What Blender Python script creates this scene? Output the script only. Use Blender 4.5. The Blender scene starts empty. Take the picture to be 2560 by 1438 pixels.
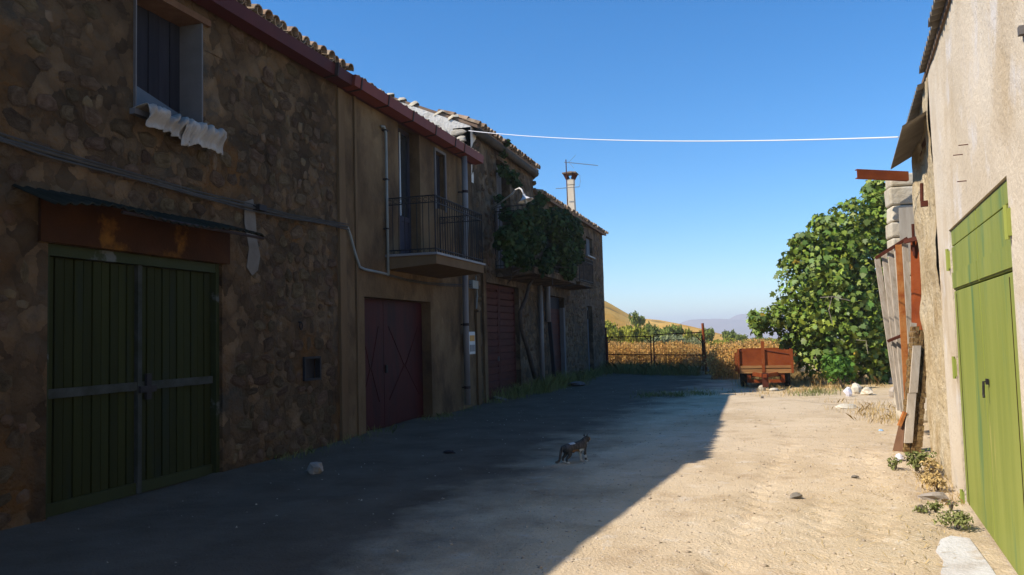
import bpy, math, random
import numpy as np
from mathutils import Vector, Matrix

random.seed(11)
rng = np.random.default_rng(11)
S = bpy.context.scene
COL = S.collection
PI = math.pi

# ------------------------------------------------------------------ camera
F = 1991.111
ROLL = math.radians(1.5)
PITCH = math.radians(3.535)
YAW = math.radians(17.003)
CAMZ = 1.6
cd = bpy.data.cameras.new('camera')
cam = bpy.data.objects.new('camera', cd)
COL.objects.link(cam)
cd.lens = 28.0
cd.sensor_width = 36.0
cd.clip_start = 0.05
cd.clip_end = 20000
cam.location = (0, 0, CAMZ)
CM = Matrix.Rotation(YAW, 3, 'Z') @ Matrix.Rotation(PI / 2 + PITCH, 3, 'X') @ Matrix.Rotation(-ROLL, 3, 'Z')
cam.rotation_euler = CM.to_euler()
S.camera = cam

# ------------------------------------------------------------------ sky, sun, exposure
SUNV = Vector((-0.90, -0.59, 1.0)).normalized()          # towards the sun
SUN_EL = math.asin(SUNV.z)
SUN_AZ = math.atan2(SUNV.x, SUNV.y)                       # clockwise from +Y
world = bpy.data.worlds.new('World')
S.world = world
world.use_nodes = True
wn, wl = world.node_tree.nodes, world.node_tree.links
wn.clear()
sky = wn.new('ShaderNodeTexSky')
sky.sky_type = 'NISHITA'
sky.sun_disc = False
sky.sun_elevation = SUN_EL
sky.sun_rotation = SUN_AZ
sky.altitude = 0
sky.air_density = 1.0
sky.dust_density = 0.0
sky.ozone_density = 6.5
bg = wn.new('ShaderNodeBackground')
bg.inputs['Strength'].default_value = 0.14
wo = wn.new('ShaderNodeOutputWorld')
hsv = wn.new('ShaderNodeHueSaturation')
hsv.inputs['Saturation'].default_value = 1.25
wl.new(sky.outputs[0], hsv.inputs['Color'])
wl.new(hsv.outputs[0], bg.inputs[0])
wl.new(bg.outputs[0], wo.inputs[0])
sl = bpy.data.lights.new('sun', 'SUN')
sl.energy = 5.0
sl.angle = math.radians(0.5)
sl.color = (1.0, 0.93, 0.82)
sun = bpy.data.objects.new('sun', sl)
COL.objects.link(sun)
sun.location = (-20, -20, 30)
sun.rotation_euler = SUNV.to_track_quat('Z', 'Y').to_euler()
S.view_settings.view_transform = 'Standard'
S.view_settings.look = 'None'
S.view_settings.gamma = 1.0
S.view_settings.use_curve_mapping = False
S.view_settings.exposure = 0.4
S.render.engine = 'CYCLES'
S.cycles.use_denoising = True
S.cycles.max_bounces = 6
S.cycles.diffuse_bounces = 1
S.cycles.glossy_bounces = 3
S.cycles.transmission_bounces = 4
S.cycles.transparent_max_bounces = 6
S.cycles.volume_bounces = 0
S.cycles.sample_clamp_indirect = 6.0

# ------------------------------------------------------------------ measuring helpers: a sight line met with a real plane
CAMP = Vector((0, 0, CAMZ))
def ray(px, py): return CM @ Vector(((px - 1280) / F, -(py - 719) / F, -1))
def onx(px, py, x):
    d = ray(px, py); return CAMP + d * (x / d.x)
def ony(px, py, y):
    d = ray(px, py); return CAMP + d * (y / d.y)
def ong(px, py, z=0.0):
    d = ray(px, py); return CAMP + d * ((z - CAMZ) / d.z)
def ond(px, py, dep): return CAMP + ray(px, py) * dep
W = -6.35                                                # street face of the left row
def YL(px, py): return onx(px, py, W).y
def ZL(px, py): return onx(px, py, W).z
RB = Vector((1.49, 5.88, 0))                              # right building's street face
RU = Vector((0.0986, 0.9951, 0)).normalized()
RN = Vector((-RU.y, RU.x, 0))
def onr(px, py, off=0.0):
    d = ray(px, py); b = RB + RN * off
    t = (b - CAMP).dot(RN) / d.dot(RN)
    p = CAMP + d * t
    return (p - RB).dot(RU), p.z
def FL(s, z, off=0.0): return Vector((W + off, s, z))
def FR(s, z, off=0.0): return RB + RU * s + RN * off + Vector((0, 0, z))

# ------------------------------------------------------------------ value noise
def _h(ix, iy, seed):
    n = (ix * 374761393 + iy * 668265263 + seed * 974711) & 0xffffffff
    n = ((n ^ (n >> 13)) * 1274126177) & 0xffffffff
    return ((n ^ (n >> 16)) & 0xffff) / 65535.0
def vn(x, y, seed=0):
    x = np.asarray(x, float); y = np.asarray(y, float)
    ix = np.floor(x).astype(np.int64); iy = np.floor(y).astype(np.int64)
    fx = x - ix; fy = y - iy
    fx = fx * fx * (3 - 2 * fx); fy = fy * fy * (3 - 2 * fy)
    a = _h(ix, iy, seed); b = _h(ix + 1, iy, seed); c = _h(ix, iy + 1, seed); d = _h(ix + 1, iy + 1, seed)
    return (a + (b - a) * fx) * (1 - fy) + (c + (d - c) * fx) * fy
def fbm(x, y, o=4, seed=0):
    t = 0; a = .5; s = 0
    for k in range(o):
        t = t + a * (vn(np.asarray(x) * 2 ** k, np.asarray(y) * 2 ** k, seed + k * 7) - .5); a *= .5
    return t
def sstep(a, b, x):
    t = np.clip((np.asarray(x, float) - a) / (b - a), 0, 1); return t * t * (3 - 2 * t)

# ------------------------------------------------------------------ object helpers
WP = {}
def place(o, parent, wloc=(0, 0, 0)):
    COL.objects.link(o)
    wloc = Vector(wloc)
    WP[o.name] = wloc.copy()
    if parent is not None:
        o.parent = parent
        o.location = wloc - WP[parent.name]
    else:
        o.location = wloc
    return o
def tag(o, label=None, cat=None, group=None, kind=None):
    if label: o['label'] = label
    if cat: o['category'] = cat
    if group: o['group'] = group
    if kind: o['kind'] = kind
    return o
def thing(name, loc, label, cat, group=None):
    o = bpy.data.objects.new(name, None)
    o.empty_display_size = .2
    place(o, None, loc)
    return tag(o, label, cat, group)

class MB:
    def __init__(s): s.v = []; s.f = []; s.m = []; s.cur = 0
    def add(s, vs, fs):
        n = len(s.v)
        s.v += [tuple(p) for p in vs]
        s.f += [tuple(i + n for i in f) for f in fs]
        s.m += [s.cur] * len(fs)
        return s
    def obox(s, o, a, b, c):
        o, a, b, c = Vector(o), Vector(a), Vector(b), Vector(c)
        vs = [o, o + a, o + a + b, o + b, o + c, o + a + c, o + a + b + c, o + b + c]
        return s.add(vs, [(0, 3, 2, 1), (4, 5, 6, 7), (0, 1, 5, 4), (1, 2, 6, 5), (2, 3, 7, 6), (3, 0, 4, 7)])
    def box(s, a, b):
        a, b = Vector(a), Vector(b)
        d = b - a
        return s.obox(a, (d.x, 0, 0), (0, d.y, 0), (0, 0, d.z))
    def fbox(s, fr, s0, s1, z0, z1, o0, o1):
        p = fr(s0, z0, o0)
        return s.obox(p, fr(s1, z0, o0) - p, fr(s0, z0, o1) - p, fr(s0, z1, o0) - p)
    def bar(s, a, b, w, h, up=(0, 0, 1)):
        a, b, up = Vector(a), Vector(b), Vector(up)
        d = (b - a).normalized()
        x = d.cross(up)
        if x.length < 1e-4: x = d.cross(Vector((1, 0, 0)))
        x.normalize()
        y = x.cross(d).normalized()
        return s.obox(a - x * w / 2 - y * h / 2, b - a, x * w, y * h)
    def tube(s, pts, r, n=6, cap=True):
        pts = [Vector(p) for p in pts]
        rs = r if isinstance(r, (list, tuple)) else [r] * len(pts)
        base = len(s.v)
        px = None
        for i, p in enumerate(pts):
            d = (pts[min(i + 1, len(pts) - 1)] - pts[max(i - 1, 0)])
            d = d.normalized() if d.length > 1e-9 else Vector((0, 0, 1))
            if px is None:
                px = d.cross(Vector((0, 0, 1)))
                if px.length < 1e-3: px = d.cross(Vector((1, 0, 0)))
            px = (px - d * px.dot(d)).normalized()
            py = d.cross(px)
            for k in range(n):
                t = 2 * PI * k / n
                s.v.append(tuple(p + px * (math.cos(t) * rs[i]) + py * (math.sin(t) * rs[i])))
        for i in range(len(pts) - 1):
            for k in range(n):
                a = base + i * n + k; b = base + i * n + (k + 1) % n
                s.f.append((a, b, b + n, a + n)); s.m.append(s.cur)
        if cap:
            s.f.append(tuple(base + k for k in range(n))[::-1]); s.m.append(s.cur)
            e = base + (len(pts) - 1) * n
            s.f.append(tuple(e + k for k in range(n))); s.m.append(s.cur)
        return s
    def prism(s, pts, ext):
        pts = [Vector(p) for p in pts]; ext = Vector(ext); n = len(pts)
        vs = pts + [p + ext for p in pts]
        fs = [tuple(range(n))[::-1], tuple(range(n, 2 * n))] + [(i, (i + 1) % n, n + (i + 1) % n, n + i) for i in range(n)]
        return s.add(vs, fs)
    def mesh(s, name, smooth=False):
        me = bpy.data.meshes.new(name)
        me.from_pydata(s.v, [], s.f)
        if any(s.m): me.polygons.foreach_set('material_index', s.m)
        if smooth: me.polygons.foreach_set('use_smooth', [True] * len(s.f))
        me.update()
        return me
    def build(s, name, mat, parent=None, smooth=False, loc=None, bevel=0):
        """one mesh object; the vertices are given in world space, loc moves the origin there"""
        loc = Vector(loc) if loc is not None else Vector((0, 0, 0))
        if loc.length: s.v = [tuple(Vector(p) - loc) for p in s.v]
        me = s.mesh(name, smooth)
        for mm in (mat if isinstance(mat, (list, tuple)) else [mat]): me.materials.append(mm)
        o = bpy.data.objects.new(name, me)
        place(o, parent, loc)
        if bevel:
            b = o.modifiers.new('bevel', 'BEVEL'); b.width = bevel; b.segments = 2; b.limit_method = 'ANGLE'
        return o

def npmesh(name, V, Fc, mat=None, smooth=False):
    V = np.asarray(V, np.float32); Fc = np.asarray(Fc, np.int32)
    me = bpy.data.meshes.new(name)
    me.vertices.add(len(V)); me.vertices.foreach_set('co', V.ravel())
    k = Fc.shape[1]
    me.loops.add(Fc.size); me.loops.foreach_set('vertex_index', Fc.ravel())
    me.polygons.add(len(Fc))
    me.polygons.foreach_set('loop_start', np.arange(0, Fc.size, k, dtype=np.int32))
    me.polygons.foreach_set('loop_total', np.full(len(Fc), k, np.int32))
    if smooth: me.polygons.foreach_set('use_smooth', np.ones(len(Fc), bool))
    me.update(calc_edges=True)
    if mat: me.materials.append(mat)
    return me
def npobj(name, V, Fc, mat, parent=None, smooth=False, loc=(0, 0, 0)):
    o = bpy.data.objects.new(name, npmesh(name, np.asarray(V) - np.array(loc, float), Fc, mat, smooth))
    return place(o, parent, loc)
def inst(name, me, parent, wloc, rot=None, scale=(1, 1, 1)):
    o = bpy.data.objects.new(name, me)
    place(o, parent, wloc)
    if rot is not None: o.rotation_euler = rot.to_euler() if hasattr(rot, 'to_euler') else rot
    o.scale = scale
    return o

# ------------------------------------------------------------------ materials
def hexc(r, g, b):
    f = lambda c: (c / 255 / 12.92) if c / 255 <= .04045 else ((c / 255 + .055) / 1.055) ** 2.4
    return (f(r), f(g), f(b))
def mat(name, stops, scale=2.0, detail=8, rough=.9, bump=.25, bscale=30, stretch=(1, 1, 1), rnd=0.0, island=0.0, metal=0.0,
        spec=.1, patch=None, patch2=None, cell=None, transl=0.0, dist=.02, hue=0.0):
    m = bpy.data.materials.new(name)
    m.use_nodes = True
    N, L = m.node_tree.nodes, m.node_tree.links
    N.clear()
    out = N.new('ShaderNodeOutputMaterial')
    p = N.new('ShaderNodeBsdfPrincipled')
    p.inputs['Roughness'].default_value = rough
    p.inputs['Metallic'].default_value = metal
    p.inputs['Specular IOR Level'].default_value = spec
    tc = N.new('ShaderNodeTexCoord')
    mp = N.new('ShaderNodeMapping'); mp.inputs['Scale'].default_value = stretch
    L.new(tc.outputs['Object'], mp.inputs[0])
    vec = mp.outputs[0]
    if rnd:
        oi = N.new('ShaderNodeObjectInfo')
        ad = N.new('ShaderNodeVectorMath'); ad.operation = 'MULTIPLY_ADD'
        L.new(oi.outputs['Random'], ad.inputs[0]); ad.inputs[1].default_value = (37, 53, 71); L.new(vec, ad.inputs[2])
        vec = ad.outputs[0]
    def noise(sc, det=detail, r=.6):
        n = N.new('ShaderNodeTexNoise')
        n.inputs['Scale'].default_value = sc; n.inputs['Detail'].default_value = det; n.inputs['Roughness'].default_value = r
        L.new(vec, n.inputs['Vector'])
        return n.outputs[0]
    def ramp(src, st):
        r = N.new('ShaderNodeValToRGB')
        e = r.color_ramp.elements
        while len(e) < len(st): e.new(.5)
        for el, (q, c) in zip(e, st):
            el.position = q
            el.color = (c, c, c, 1) if not hasattr(c, '__len__') else (*c, 1)
        L.new(src, r.inputs[0])
        return r.outputs[0]
    def mix(a, b, fac, bt='MIX'):
        x = N.new('ShaderNodeMix'); x.data_type = 'RGBA'; x.blend_type = bt
        for sck, val in ((x.inputs[0], fac), (x.inputs[6], a), (x.inputs[7], b)):
            if hasattr(val, 'links') or hasattr(val, 'is_linked'): L.new(val, sck)
            else: sck.default_value = val if not hasattr(val, '__len__') else (*val, 1)
        return x.outputs[2]
    n = len(stops)
    st = [(.3 + .4 * i / max(1, n - 1), c) if not (hasattr(c, '__len__') and len(c) == 2) else c for i, c in enumerate(stops)]
    col = ramp(noise(scale), st)
    height = noise(bscale, 6, .65)
    if cell:                                             # smeared rubble under the render coat
        vo = N.new('ShaderNodeTexVoronoi'); vo.feature = 'F1'
        vo.inputs['Scale'].default_value = cell
        wv = N.new('ShaderNodeVectorMath'); wv.operation = 'MULTIPLY_ADD'
        nz = N.new('ShaderNodeTexNoise'); nz.inputs['Scale'].default_value = 3.5; nz.inputs['Detail'].default_value = 4
        L.new(vec, nz.inputs['Vector']); L.new(nz.outputs['Color'], wv.inputs[0]); wv.inputs[1].default_value = (.35, .35, .35); L.new(vec, wv.inputs[2])
        L.new(wv.outputs[0], vo.inputs['Vector'])
        bw = N.new('ShaderNodeRGBToBW'); L.new(vo.outputs['Color'], bw.inputs[0])
        tone = ramp(bw.outputs[0], [(.15, .45), (.5, .9), (.85, 1.6)])
        col = mix(col, tone, .75, 'MULTIPLY')
        dk = ramp(vo.outputs['Distance'], [(.35, 1.0), (.75, .55)])
        col = mix(col, dk, .7, 'MULTIPLY')
        hh = N.new('ShaderNodeMath'); hh.operation = 'MULTIPLY_ADD'
        inv = ramp(vo.outputs['Distance'], [(.0, 1.0), (.7, 0.0)])
        L.new(inv, hh.inputs[0]); hh.inputs[1].default_value = 1.3; L.new(height, hh.inputs[2])
        height = hh.outputs[0]
    for pt in (patch, patch2):
        if pt:
            c, sc, lo, hi = pt
            col = mix(col, c, ramp(noise(sc), [(lo, 0.0), (hi, 1.0)]))
    if rnd or island:
        if rnd: src = oi.outputs['Random']; amt = rnd
        else:
            ge = N.new('ShaderNodeNewGeometry'); src = ge.outputs['Random Per Island']; amt = island
        hs = N.new('ShaderNodeHueSaturation')
        mr = N.new('ShaderNodeMapRange'); mr.inputs[3].default_value = 1 - amt; mr.inputs[4].default_value = 1 + amt
        L.new(src, mr.inputs[0]); L.new(mr.outputs[0], hs.inputs['Value'])
        if hue:
            m2 = N.new('ShaderNodeMapRange'); m2.inputs[3].default_value = .5 - hue; m2.inputs[4].default_value = .5 + hue
            fr = N.new('ShaderNodeMath'); fr.operation = 'MULTIPLY'; fr.inputs[1].default_value = 7.31; L.new(src, fr.inputs[0])
            f2 = N.new('ShaderNodeMath'); f2.operation = 'FRACT'; L.new(fr.outputs[0], f2.inputs[0])
            L.new(f2.outputs[0], m2.inputs[0]); L.new(m2.outputs[0], hs.inputs['Hue'])
        L.new(col, hs.inputs['Color'])
        col = hs.outputs[0]
    L.new(col, p.inputs['Base Color'])
    if bump:
        b = N.new('ShaderNodeBump'); b.inputs['Strength'].default_value = bump; b.inputs['Distance'].default_value = dist
        L.new(height, b.inputs['Height']); L.new(b.outputs[0], p.inputs['Normal'])
    if transl:
        t = N.new('ShaderNodeBsdfTranslucent'); L.new(col, t.inputs[0])
        mx = N.new('ShaderNodeMixShader'); mx.inputs[0].default_value = transl
        L.new(p.outputs[0], mx.inputs[1]); L.new(t.outputs[0], mx.inputs[2]); L.new(mx.outputs[0], out.inputs[0])
    else:
        L.new(p.outputs[0], out.inputs[0])
    return m

M = {}
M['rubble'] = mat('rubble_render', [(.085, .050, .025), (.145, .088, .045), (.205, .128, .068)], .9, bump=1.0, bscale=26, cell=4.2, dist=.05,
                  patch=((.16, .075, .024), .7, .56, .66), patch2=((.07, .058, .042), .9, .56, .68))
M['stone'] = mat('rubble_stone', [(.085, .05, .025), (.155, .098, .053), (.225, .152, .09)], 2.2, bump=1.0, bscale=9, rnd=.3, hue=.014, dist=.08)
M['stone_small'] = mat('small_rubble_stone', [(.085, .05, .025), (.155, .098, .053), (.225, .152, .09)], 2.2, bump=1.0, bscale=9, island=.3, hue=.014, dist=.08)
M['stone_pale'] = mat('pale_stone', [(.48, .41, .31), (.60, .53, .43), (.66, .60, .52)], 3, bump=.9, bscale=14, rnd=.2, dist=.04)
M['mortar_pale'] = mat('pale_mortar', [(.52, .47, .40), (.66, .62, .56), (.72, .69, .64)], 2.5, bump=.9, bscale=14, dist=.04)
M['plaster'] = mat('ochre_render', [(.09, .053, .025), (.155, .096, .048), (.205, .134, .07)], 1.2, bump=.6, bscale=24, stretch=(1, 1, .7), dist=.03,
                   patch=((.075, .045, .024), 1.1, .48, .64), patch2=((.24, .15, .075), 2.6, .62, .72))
M['plaster_tan'] = mat('pilaster_render', [(.12, .07, .034), (.175, .11, .056)], 2, bump=.4, stretch=(1, 1.4, .4))
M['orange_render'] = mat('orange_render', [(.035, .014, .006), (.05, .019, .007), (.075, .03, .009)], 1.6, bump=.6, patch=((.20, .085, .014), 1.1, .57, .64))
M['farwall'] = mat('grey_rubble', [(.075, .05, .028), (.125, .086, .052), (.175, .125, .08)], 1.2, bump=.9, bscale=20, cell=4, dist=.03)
M['tile'] = mat('clay_tile', [(.20, .115, .07), (.34, .23, .15), (.46, .36, .25)], 5, bump=.5, rnd=.3, patch=((.13, .12, .10), 4, .55, .68))
M['roofbed'] = mat('roof_bed', [(.16, .10, .07), (.26, .18, .12)], 4)
M['gutter_dark'] = mat('maroon_sheet', [(.060, .014, .013), (.085, .02, .017)], 2, rough=.55, bump=.08)
M['gutter_red'] = mat('red_sheet', [(.145, .03, .019), (.19, .042, .026)], 2, rough=.5, bump=.08)
M['dark_joint'] = mat('dark_metal', [(.03, .02, .02), (.05, .035, .03)], 5, rough=.6, bump=.1)
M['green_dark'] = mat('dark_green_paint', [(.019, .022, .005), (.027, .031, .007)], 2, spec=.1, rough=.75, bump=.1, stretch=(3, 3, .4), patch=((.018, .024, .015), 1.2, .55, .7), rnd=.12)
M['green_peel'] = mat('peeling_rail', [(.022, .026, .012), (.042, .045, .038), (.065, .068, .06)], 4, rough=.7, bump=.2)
M['green_frame'] = mat('green_frame', [(.026, .033, .011), (.036, .043, .016)], 3, rough=.6, patch=((.11, .115, .105), 2.2, .6, .64))
M['maroon_door'] = mat('maroon_paint', [(.040, .006, .006), (.058, .009, .008)], 2, rough=.6, bump=.1, stretch=(2, 2, .5), patch=((.024, .006, .007), 1.4, .5, .65))
M['red_wood'] = mat('red_wood', [(.055, .014, .010), (.085, .022, .014)], 3, rough=.7, stretch=(1, 1, 4), rnd=.15)
M['brown_wood'] = mat('brown_wood', [(.13, .065, .035), (.19, .10, .055)], 3, rough=.8, stretch=(3, 3, .6), rnd=.15)
M['old_wood'] = mat('weathered_wood', [(.26, .20, .14), (.40, .33, .25), (.48, .41, .33)], 3, rough=.9, stretch=(6, 6, .6), rnd=.18, bump=.4)
M['pale_wood'] = mat('pale_wood', [(.42, .34, .25), (.56, .48, .38)], 3, rough=.9, stretch=(6, 6, .6), bump=.4)
M['burnt_wood'] = mat('rotten_wood', [(.05, .025, .012), (.22, .13, .05), (.36, .24, .10)], 9, rough=.95, stretch=(3, 3, 1.6), bump=.8, bscale=26, dist=.04)
M['teal_wood'] = mat('teal_wood', [(.30, .46, .42), (.40, .55, .50)], 4, rough=.9, patch=((.42, .36, .28), 5, .5, .6))
M['dark_wood'] = mat('dark_shutter', [(.016, .015, .02), (.028, .026, .032)], 3, rough=.7, stretch=(4, 4, .4), rnd=.12)
M['blue_board'] = mat('grey_blue_board', [(.085, .105, .125), (.115, .135, .16)], 2.5, rough=.8)
M['grey_reveal'] = mat('grey_reveal', [(.12, .11, .105), (.17, .155, .15)], 3)
M['streak'] = mat('lime_streak', [(.13, .105, .08), (.19, .16, .13)], 5, bump=.4)
M['cloth'] = mat('sack_cloth', [(.30, .26, .22), (.44, .40, .36)], 3, rough=.95, bump=.5, bscale=40)
M['cable'] = mat('grey_cable', [(.055, .05, .045), (.085, .078, .07)], 6, rough=.8, bump=0)
M['awning'] = mat('awning_sheet', [(.02, .019, .012), (.036, .033, .022)], 4, rough=.9, spec=.03)
M['iron'] = mat('black_iron', [(.018, .017, .018), (.035, .03, .03)], 8, rough=.6, bump=.1)
M['pvc'] = mat('grey_pipe', [(.17, .155, .15), (.23, .21, .20)], 2, rough=.5, bump=.05)
M['white_pipe'] = mat('pale_pipe', [(.20, .215, .205), (.27, .28, .265)], 3, rough=.5, bump=.05)
M['white_box'] = mat('white_plastic', [(.5, .5, .48), (.6, .6, .57)], 3, rough=.5, bump=0)
M['orange_label'] = mat('orange_label', [(.55, .25, .05), (.62, .32, .08)], 8, rough=.6, bump=0)
M['marble'] = mat('balcony_edge', [(.20, .19, .185), (.27, .255, .245)], 3, rough=.5, bump=.1)
M['blue_frame'] = mat('blue_paint', [(.035, .032, .045), (.055, .05, .065)], 3, rough=.6, bump=.1)
M['glass'] = mat('window_glass', [(.02, .025, .03), (.03, .035, .04)], 3, rough=.03, bump=0, spec=1.0)
M['white_bar'] = mat('white_paint', [(.6, .62, .62), (.7, .72, .72)], 3, rough=.5, bump=0)
M['rplaster'] = mat('right_plaster', [(.61, .50, .36), (.68, .57, .43), (.71, .615, .485)], .8, bump=.7, bscale=30, stretch=(1, 1, .75),
                    patch=((.48, .35, .20), .9, .52, .78), patch2=((.70, .64, .58), 2.2, .56, .7))
M['rrough'] = mat('right_rough', [(.44, .31, .16), (.58, .45, .27), (.66, .55, .38)], 3, bump=1.0, bscale=12, dist=.06)
M['limestone'] = mat('limestone', [(.48, .40, .28), (.60, .52, .39), (.64, .58, .47)], 3, bump=.7, bscale=14, rnd=.12, dist=.03)
M['grey_plank'] = mat('grey_plank', [(.30, .26, .21), (.42, .38, .32)], 3, stretch=(5, 5, .6))
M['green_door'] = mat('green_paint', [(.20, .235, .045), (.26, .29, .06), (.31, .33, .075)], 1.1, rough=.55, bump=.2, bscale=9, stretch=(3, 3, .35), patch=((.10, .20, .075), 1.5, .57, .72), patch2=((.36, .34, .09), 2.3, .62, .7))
M['green_old'] = mat('old_teal_paint', [(.09, .22, .12), (.16, .30, .12)], 2.5, rough=.6)
M['seam'] = mat('door_seam', [(.03, .022, .012), (.06, .035, .015)], 8)
M['rust'] = mat('rust', [(.165, .034, .009), (.235, .052, .013), (.29, .078, .02)], 2.2, rough=.8, bump=.25, rnd=.08)
M['rust_bright'] = mat('rust_bright', [(.28, .07, .02), (.42, .15, .04), (.5, .22, .07)], 6, rough=.9, bump=.4)
M['rust_dark'] = mat('rust_dark', [(.07, .022, .014), (.12, .035, .02)], 4, rough=.8)
M['plank_rust'] = mat('rusty_plank', [(.24, .10, .035), (.36, .19, .07)], 4, rough=.9, stretch=(.6, 4, 4), rnd=.15)
M['corr'] = mat('corrugated_sheet', [(.17, .145, .115), (.27, .235, .19)], 3, rough=.9)
M['rubber'] = mat('tyre_rubber', [(.018, .016, .015), (.035, .03, .026)], 6, rough=.9)
M['white_line'] = mat('white_line', [(.72, .70, .72), (.78, .76, .78)], 3, rough=.5, bump=0)
M['gutter_old'] = mat('old_gutter', [(.05, .04, .03), (.085, .07, .055)], 4, rough=.8)
M['lamp'] = mat('lamp_enamel', [(.62, .58, .54), (.7, .66, .62)], 4, rough=.4, bump=.05)
M['bark'] = mat('bark', [(.10, .08, .06), (.18, .15, .11)], 6, bump=.6, bscale=20)
M['vinebark'] = mat('vine_bark', [(.05, .038, .03), (.09, .07, .055)], 6, bump=.6, bscale=20)
M['fig'] = mat('fig_leaf', [(.11, .155, .015), (.17, .23, .025), (.24, .30, .045)], 1.1, rough=.5, bump=.1, island=.5, hue=.025, transl=.14, spec=.35)
M['figrnd'] = mat('fig_leaf_big', [(.11, .175, .028), (.16, .24, .045)], 1.1, rough=.5, bump=.1, rnd=.35, hue=.025, transl=.22, spec=.35)
M['figyel'] = mat('fig_leaf_yellow', [(.42, .26, .03), (.5, .34, .05)], 2, rough=.6, rnd=.3, transl=.2)
M['vine'] = mat('vine_leaf', [(.03, .055, .016), (.05, .085, .022)], 1.2, rough=.6, bump=0, island=.35, hue=.02, transl=.25)
M['shrub'] = mat('shrub_leaf', [(.09, .19, .025), (.14, .27, .045)], 2, rough=.55, bump=0, island=.3, transl=.25)
M['olive'] = mat('olive_leaf', [(.21, .225, .10), (.28, .30, .15)], .6, rough=.8, spec=.08, bump=0, island=.3, transl=.15)
M['almond'] = mat('almond_leaf', [(.25, .26, .03), (.34, .33, .05)], .4, rough=.8, spec=.08, bump=0, island=.3, hue=.015, transl=.2)
M['oak'] = mat('dark_green_leaf', [(.14, .175, .035), (.20, .235, .05)], .5, rough=.8, spec=.08, bump=0, island=.3, transl=.15)
M['dry'] = mat('dry_crop', [(.48, .235, .05), (.60, .34, .10), (.68, .46, .19)], .8, rough=.9, bump=0, island=.45, hue=.012, transl=.25)
M['straw'] = mat('straw', [(.46, .30, .11), (.58, .42, .18)], 2, rough=.9, bump=0, island=.35, transl=.15)
M['weed'] = mat('weed_green', [(.16, .18, .05), (.25, .26, .09)], 2, rough=.7, bump=0, island=.35, transl=.2)
M['pebble'] = mat('pebble', [(.40, .31, .22), (.54, .44, .34)], .9, bump=0, island=.3)
M['rock'] = mat('rock', [(.30, .25, .20), (.44, .38, .32)], 6, bump=.5, rnd=.15)
M['concrete'] = mat('concrete_apron', [(.50, .44, .38), (.64, .60, .56), (.70, .67, .64)], 2.2, bump=.8, bscale=20, patch=((.50, .39, .28), 1.6, .52, .62))
M['plastic'] = mat('white_plastic_bag', [(.68, .66, .72), (.75, .73, .8)], 4, rough=.4)
M['blue_plastic'] = mat('blue_plastic', [(.25, .42, .6), (.4, .55, .7)], 9, rough=.4)
M['hill'] = mat('dry_hill', [(.50, .25, .04), (.62, .34, .07), (.70, .43, .12)], .12, bump=.6, bscale=.9, dist=.4, patch=((.62, .47, .28), .05, .56, .64), patch2=((.27, .18, .06), .16, .58, .68))
M['dirtclod'] = mat('dirt_clod', [(.40, .30, .20), (.55, .43, .30)], .9, bump=0, island=.3)
M['mount'] = mat('far_mountain', [(.26, .17, .12), (.34, .24, .17), (.16, .16, .09)], .004, bump=.5, bscale=.01, dist=8)
M['track'] = mat('pale_track', [(.48, .40, .30), (.56, .48, .38)], 1.5, bump=.4)
M['cat_dark'] = mat('cat_dark_fur', [(.018, .015, .013), (.07, .06, .05), (.12, .10, .085)], 16, rough=.9, stretch=(4, 1, 1), bump=.5, bscale=120, dist=.004)
M['cat_white'] = mat('cat_white_fur', [(.5, .47, .42), (.6, .57, .52)], 20, rough=.9, bump=.5, bscale=120, dist=.004)
M['cat_ginger'] = mat('cat_ginger_fur', [(.22, .10, .04), (.28, .14, .06)], 20, rough=.9, bump=.5, bscale=120, dist=.004)

# ================================================================== the ground and the land behind
def gh(x, y):
    x = np.asarray(x, float); y = np.asarray(y, float)
    z = fbm(x * .45, y * .45, 3, 3) * .05
    near = sstep(45, 20, y) * sstep(-40, -10, y)
    z = z * near
    fine = fbm(x * 3.1, y * 3.1, 4, 9) * .022 + fbm(x * 9, y * 9, 3, 21) * .022
    z = z + fine * sstep(22, 9, y)
    # tyre marks: short tread bars in two ruts beside the right-hand wall
    for off in (-.55, 0.05, .45, 1.0):
        u = x - (off + .065 * y) + .12 * np.sin(y * .35)
        prof = np.exp(-(u / .13) ** 2)
        z = z - prof * (.020 + .014 * np.sin((y + u * 1.2) * 22)) * sstep(16, 9, y) * sstep(.2, .6, vn(x * 1.3, y * 1.3, 51))
    z = z + .05 * sstep(-5.6, -6.3, x) * sstep(36, 30, y) * vn(y * .9, x, 5)
    z = z - .0105 * np.clip(y - 62, 0, None) * sstep(50, 110, y) * sstep(2600, 700, y) - 25 * sstep(500, 2400, y) * 1.0
    return z
xs = np.unique(np.concatenate([np.array([-3400, -2200, -1400, -900, -600, -400, -260, -170, -110, -75, -50, -36, -26, -19, -14, -11, -9]),
     np.arange(-7.6, -3.0, .12), np.arange(-3.0, 3.4, .05), np.arange(3.4, 9, .3), np.array([9, 11, 14, 18, 24, 32, 45, 65, 95, 140, 200, 300, 450, 700, 1100, 1700, 2500, 3400])]))
ys = np.unique(np.concatenate([np.array([-60, -40, -25, -16, -10, -6, -3, -1, 0, 1, 2]), np.arange(3, 12.5, .05), np.arange(12.5, 24, .14), np.arange(24, 46, .6),
     np.arange(46, 130, 4), np.array([140, 170, 210, 260, 330, 420, 540, 700, 900, 1200, 1600, 2100, 2800, 3500, 3950])]))
X, Y = np.meshgrid(xs, ys)
Zg = gh(X, Y)
nx, ny = len(xs), len(ys)
idx = np.arange(nx * ny).reshape(ny, nx)
GF = np.stack([idx[:-1, :-1], idx[:-1, 1:], idx[1:, 1:], idx[1:, :-1]], -1).reshape(-1, 4)
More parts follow.
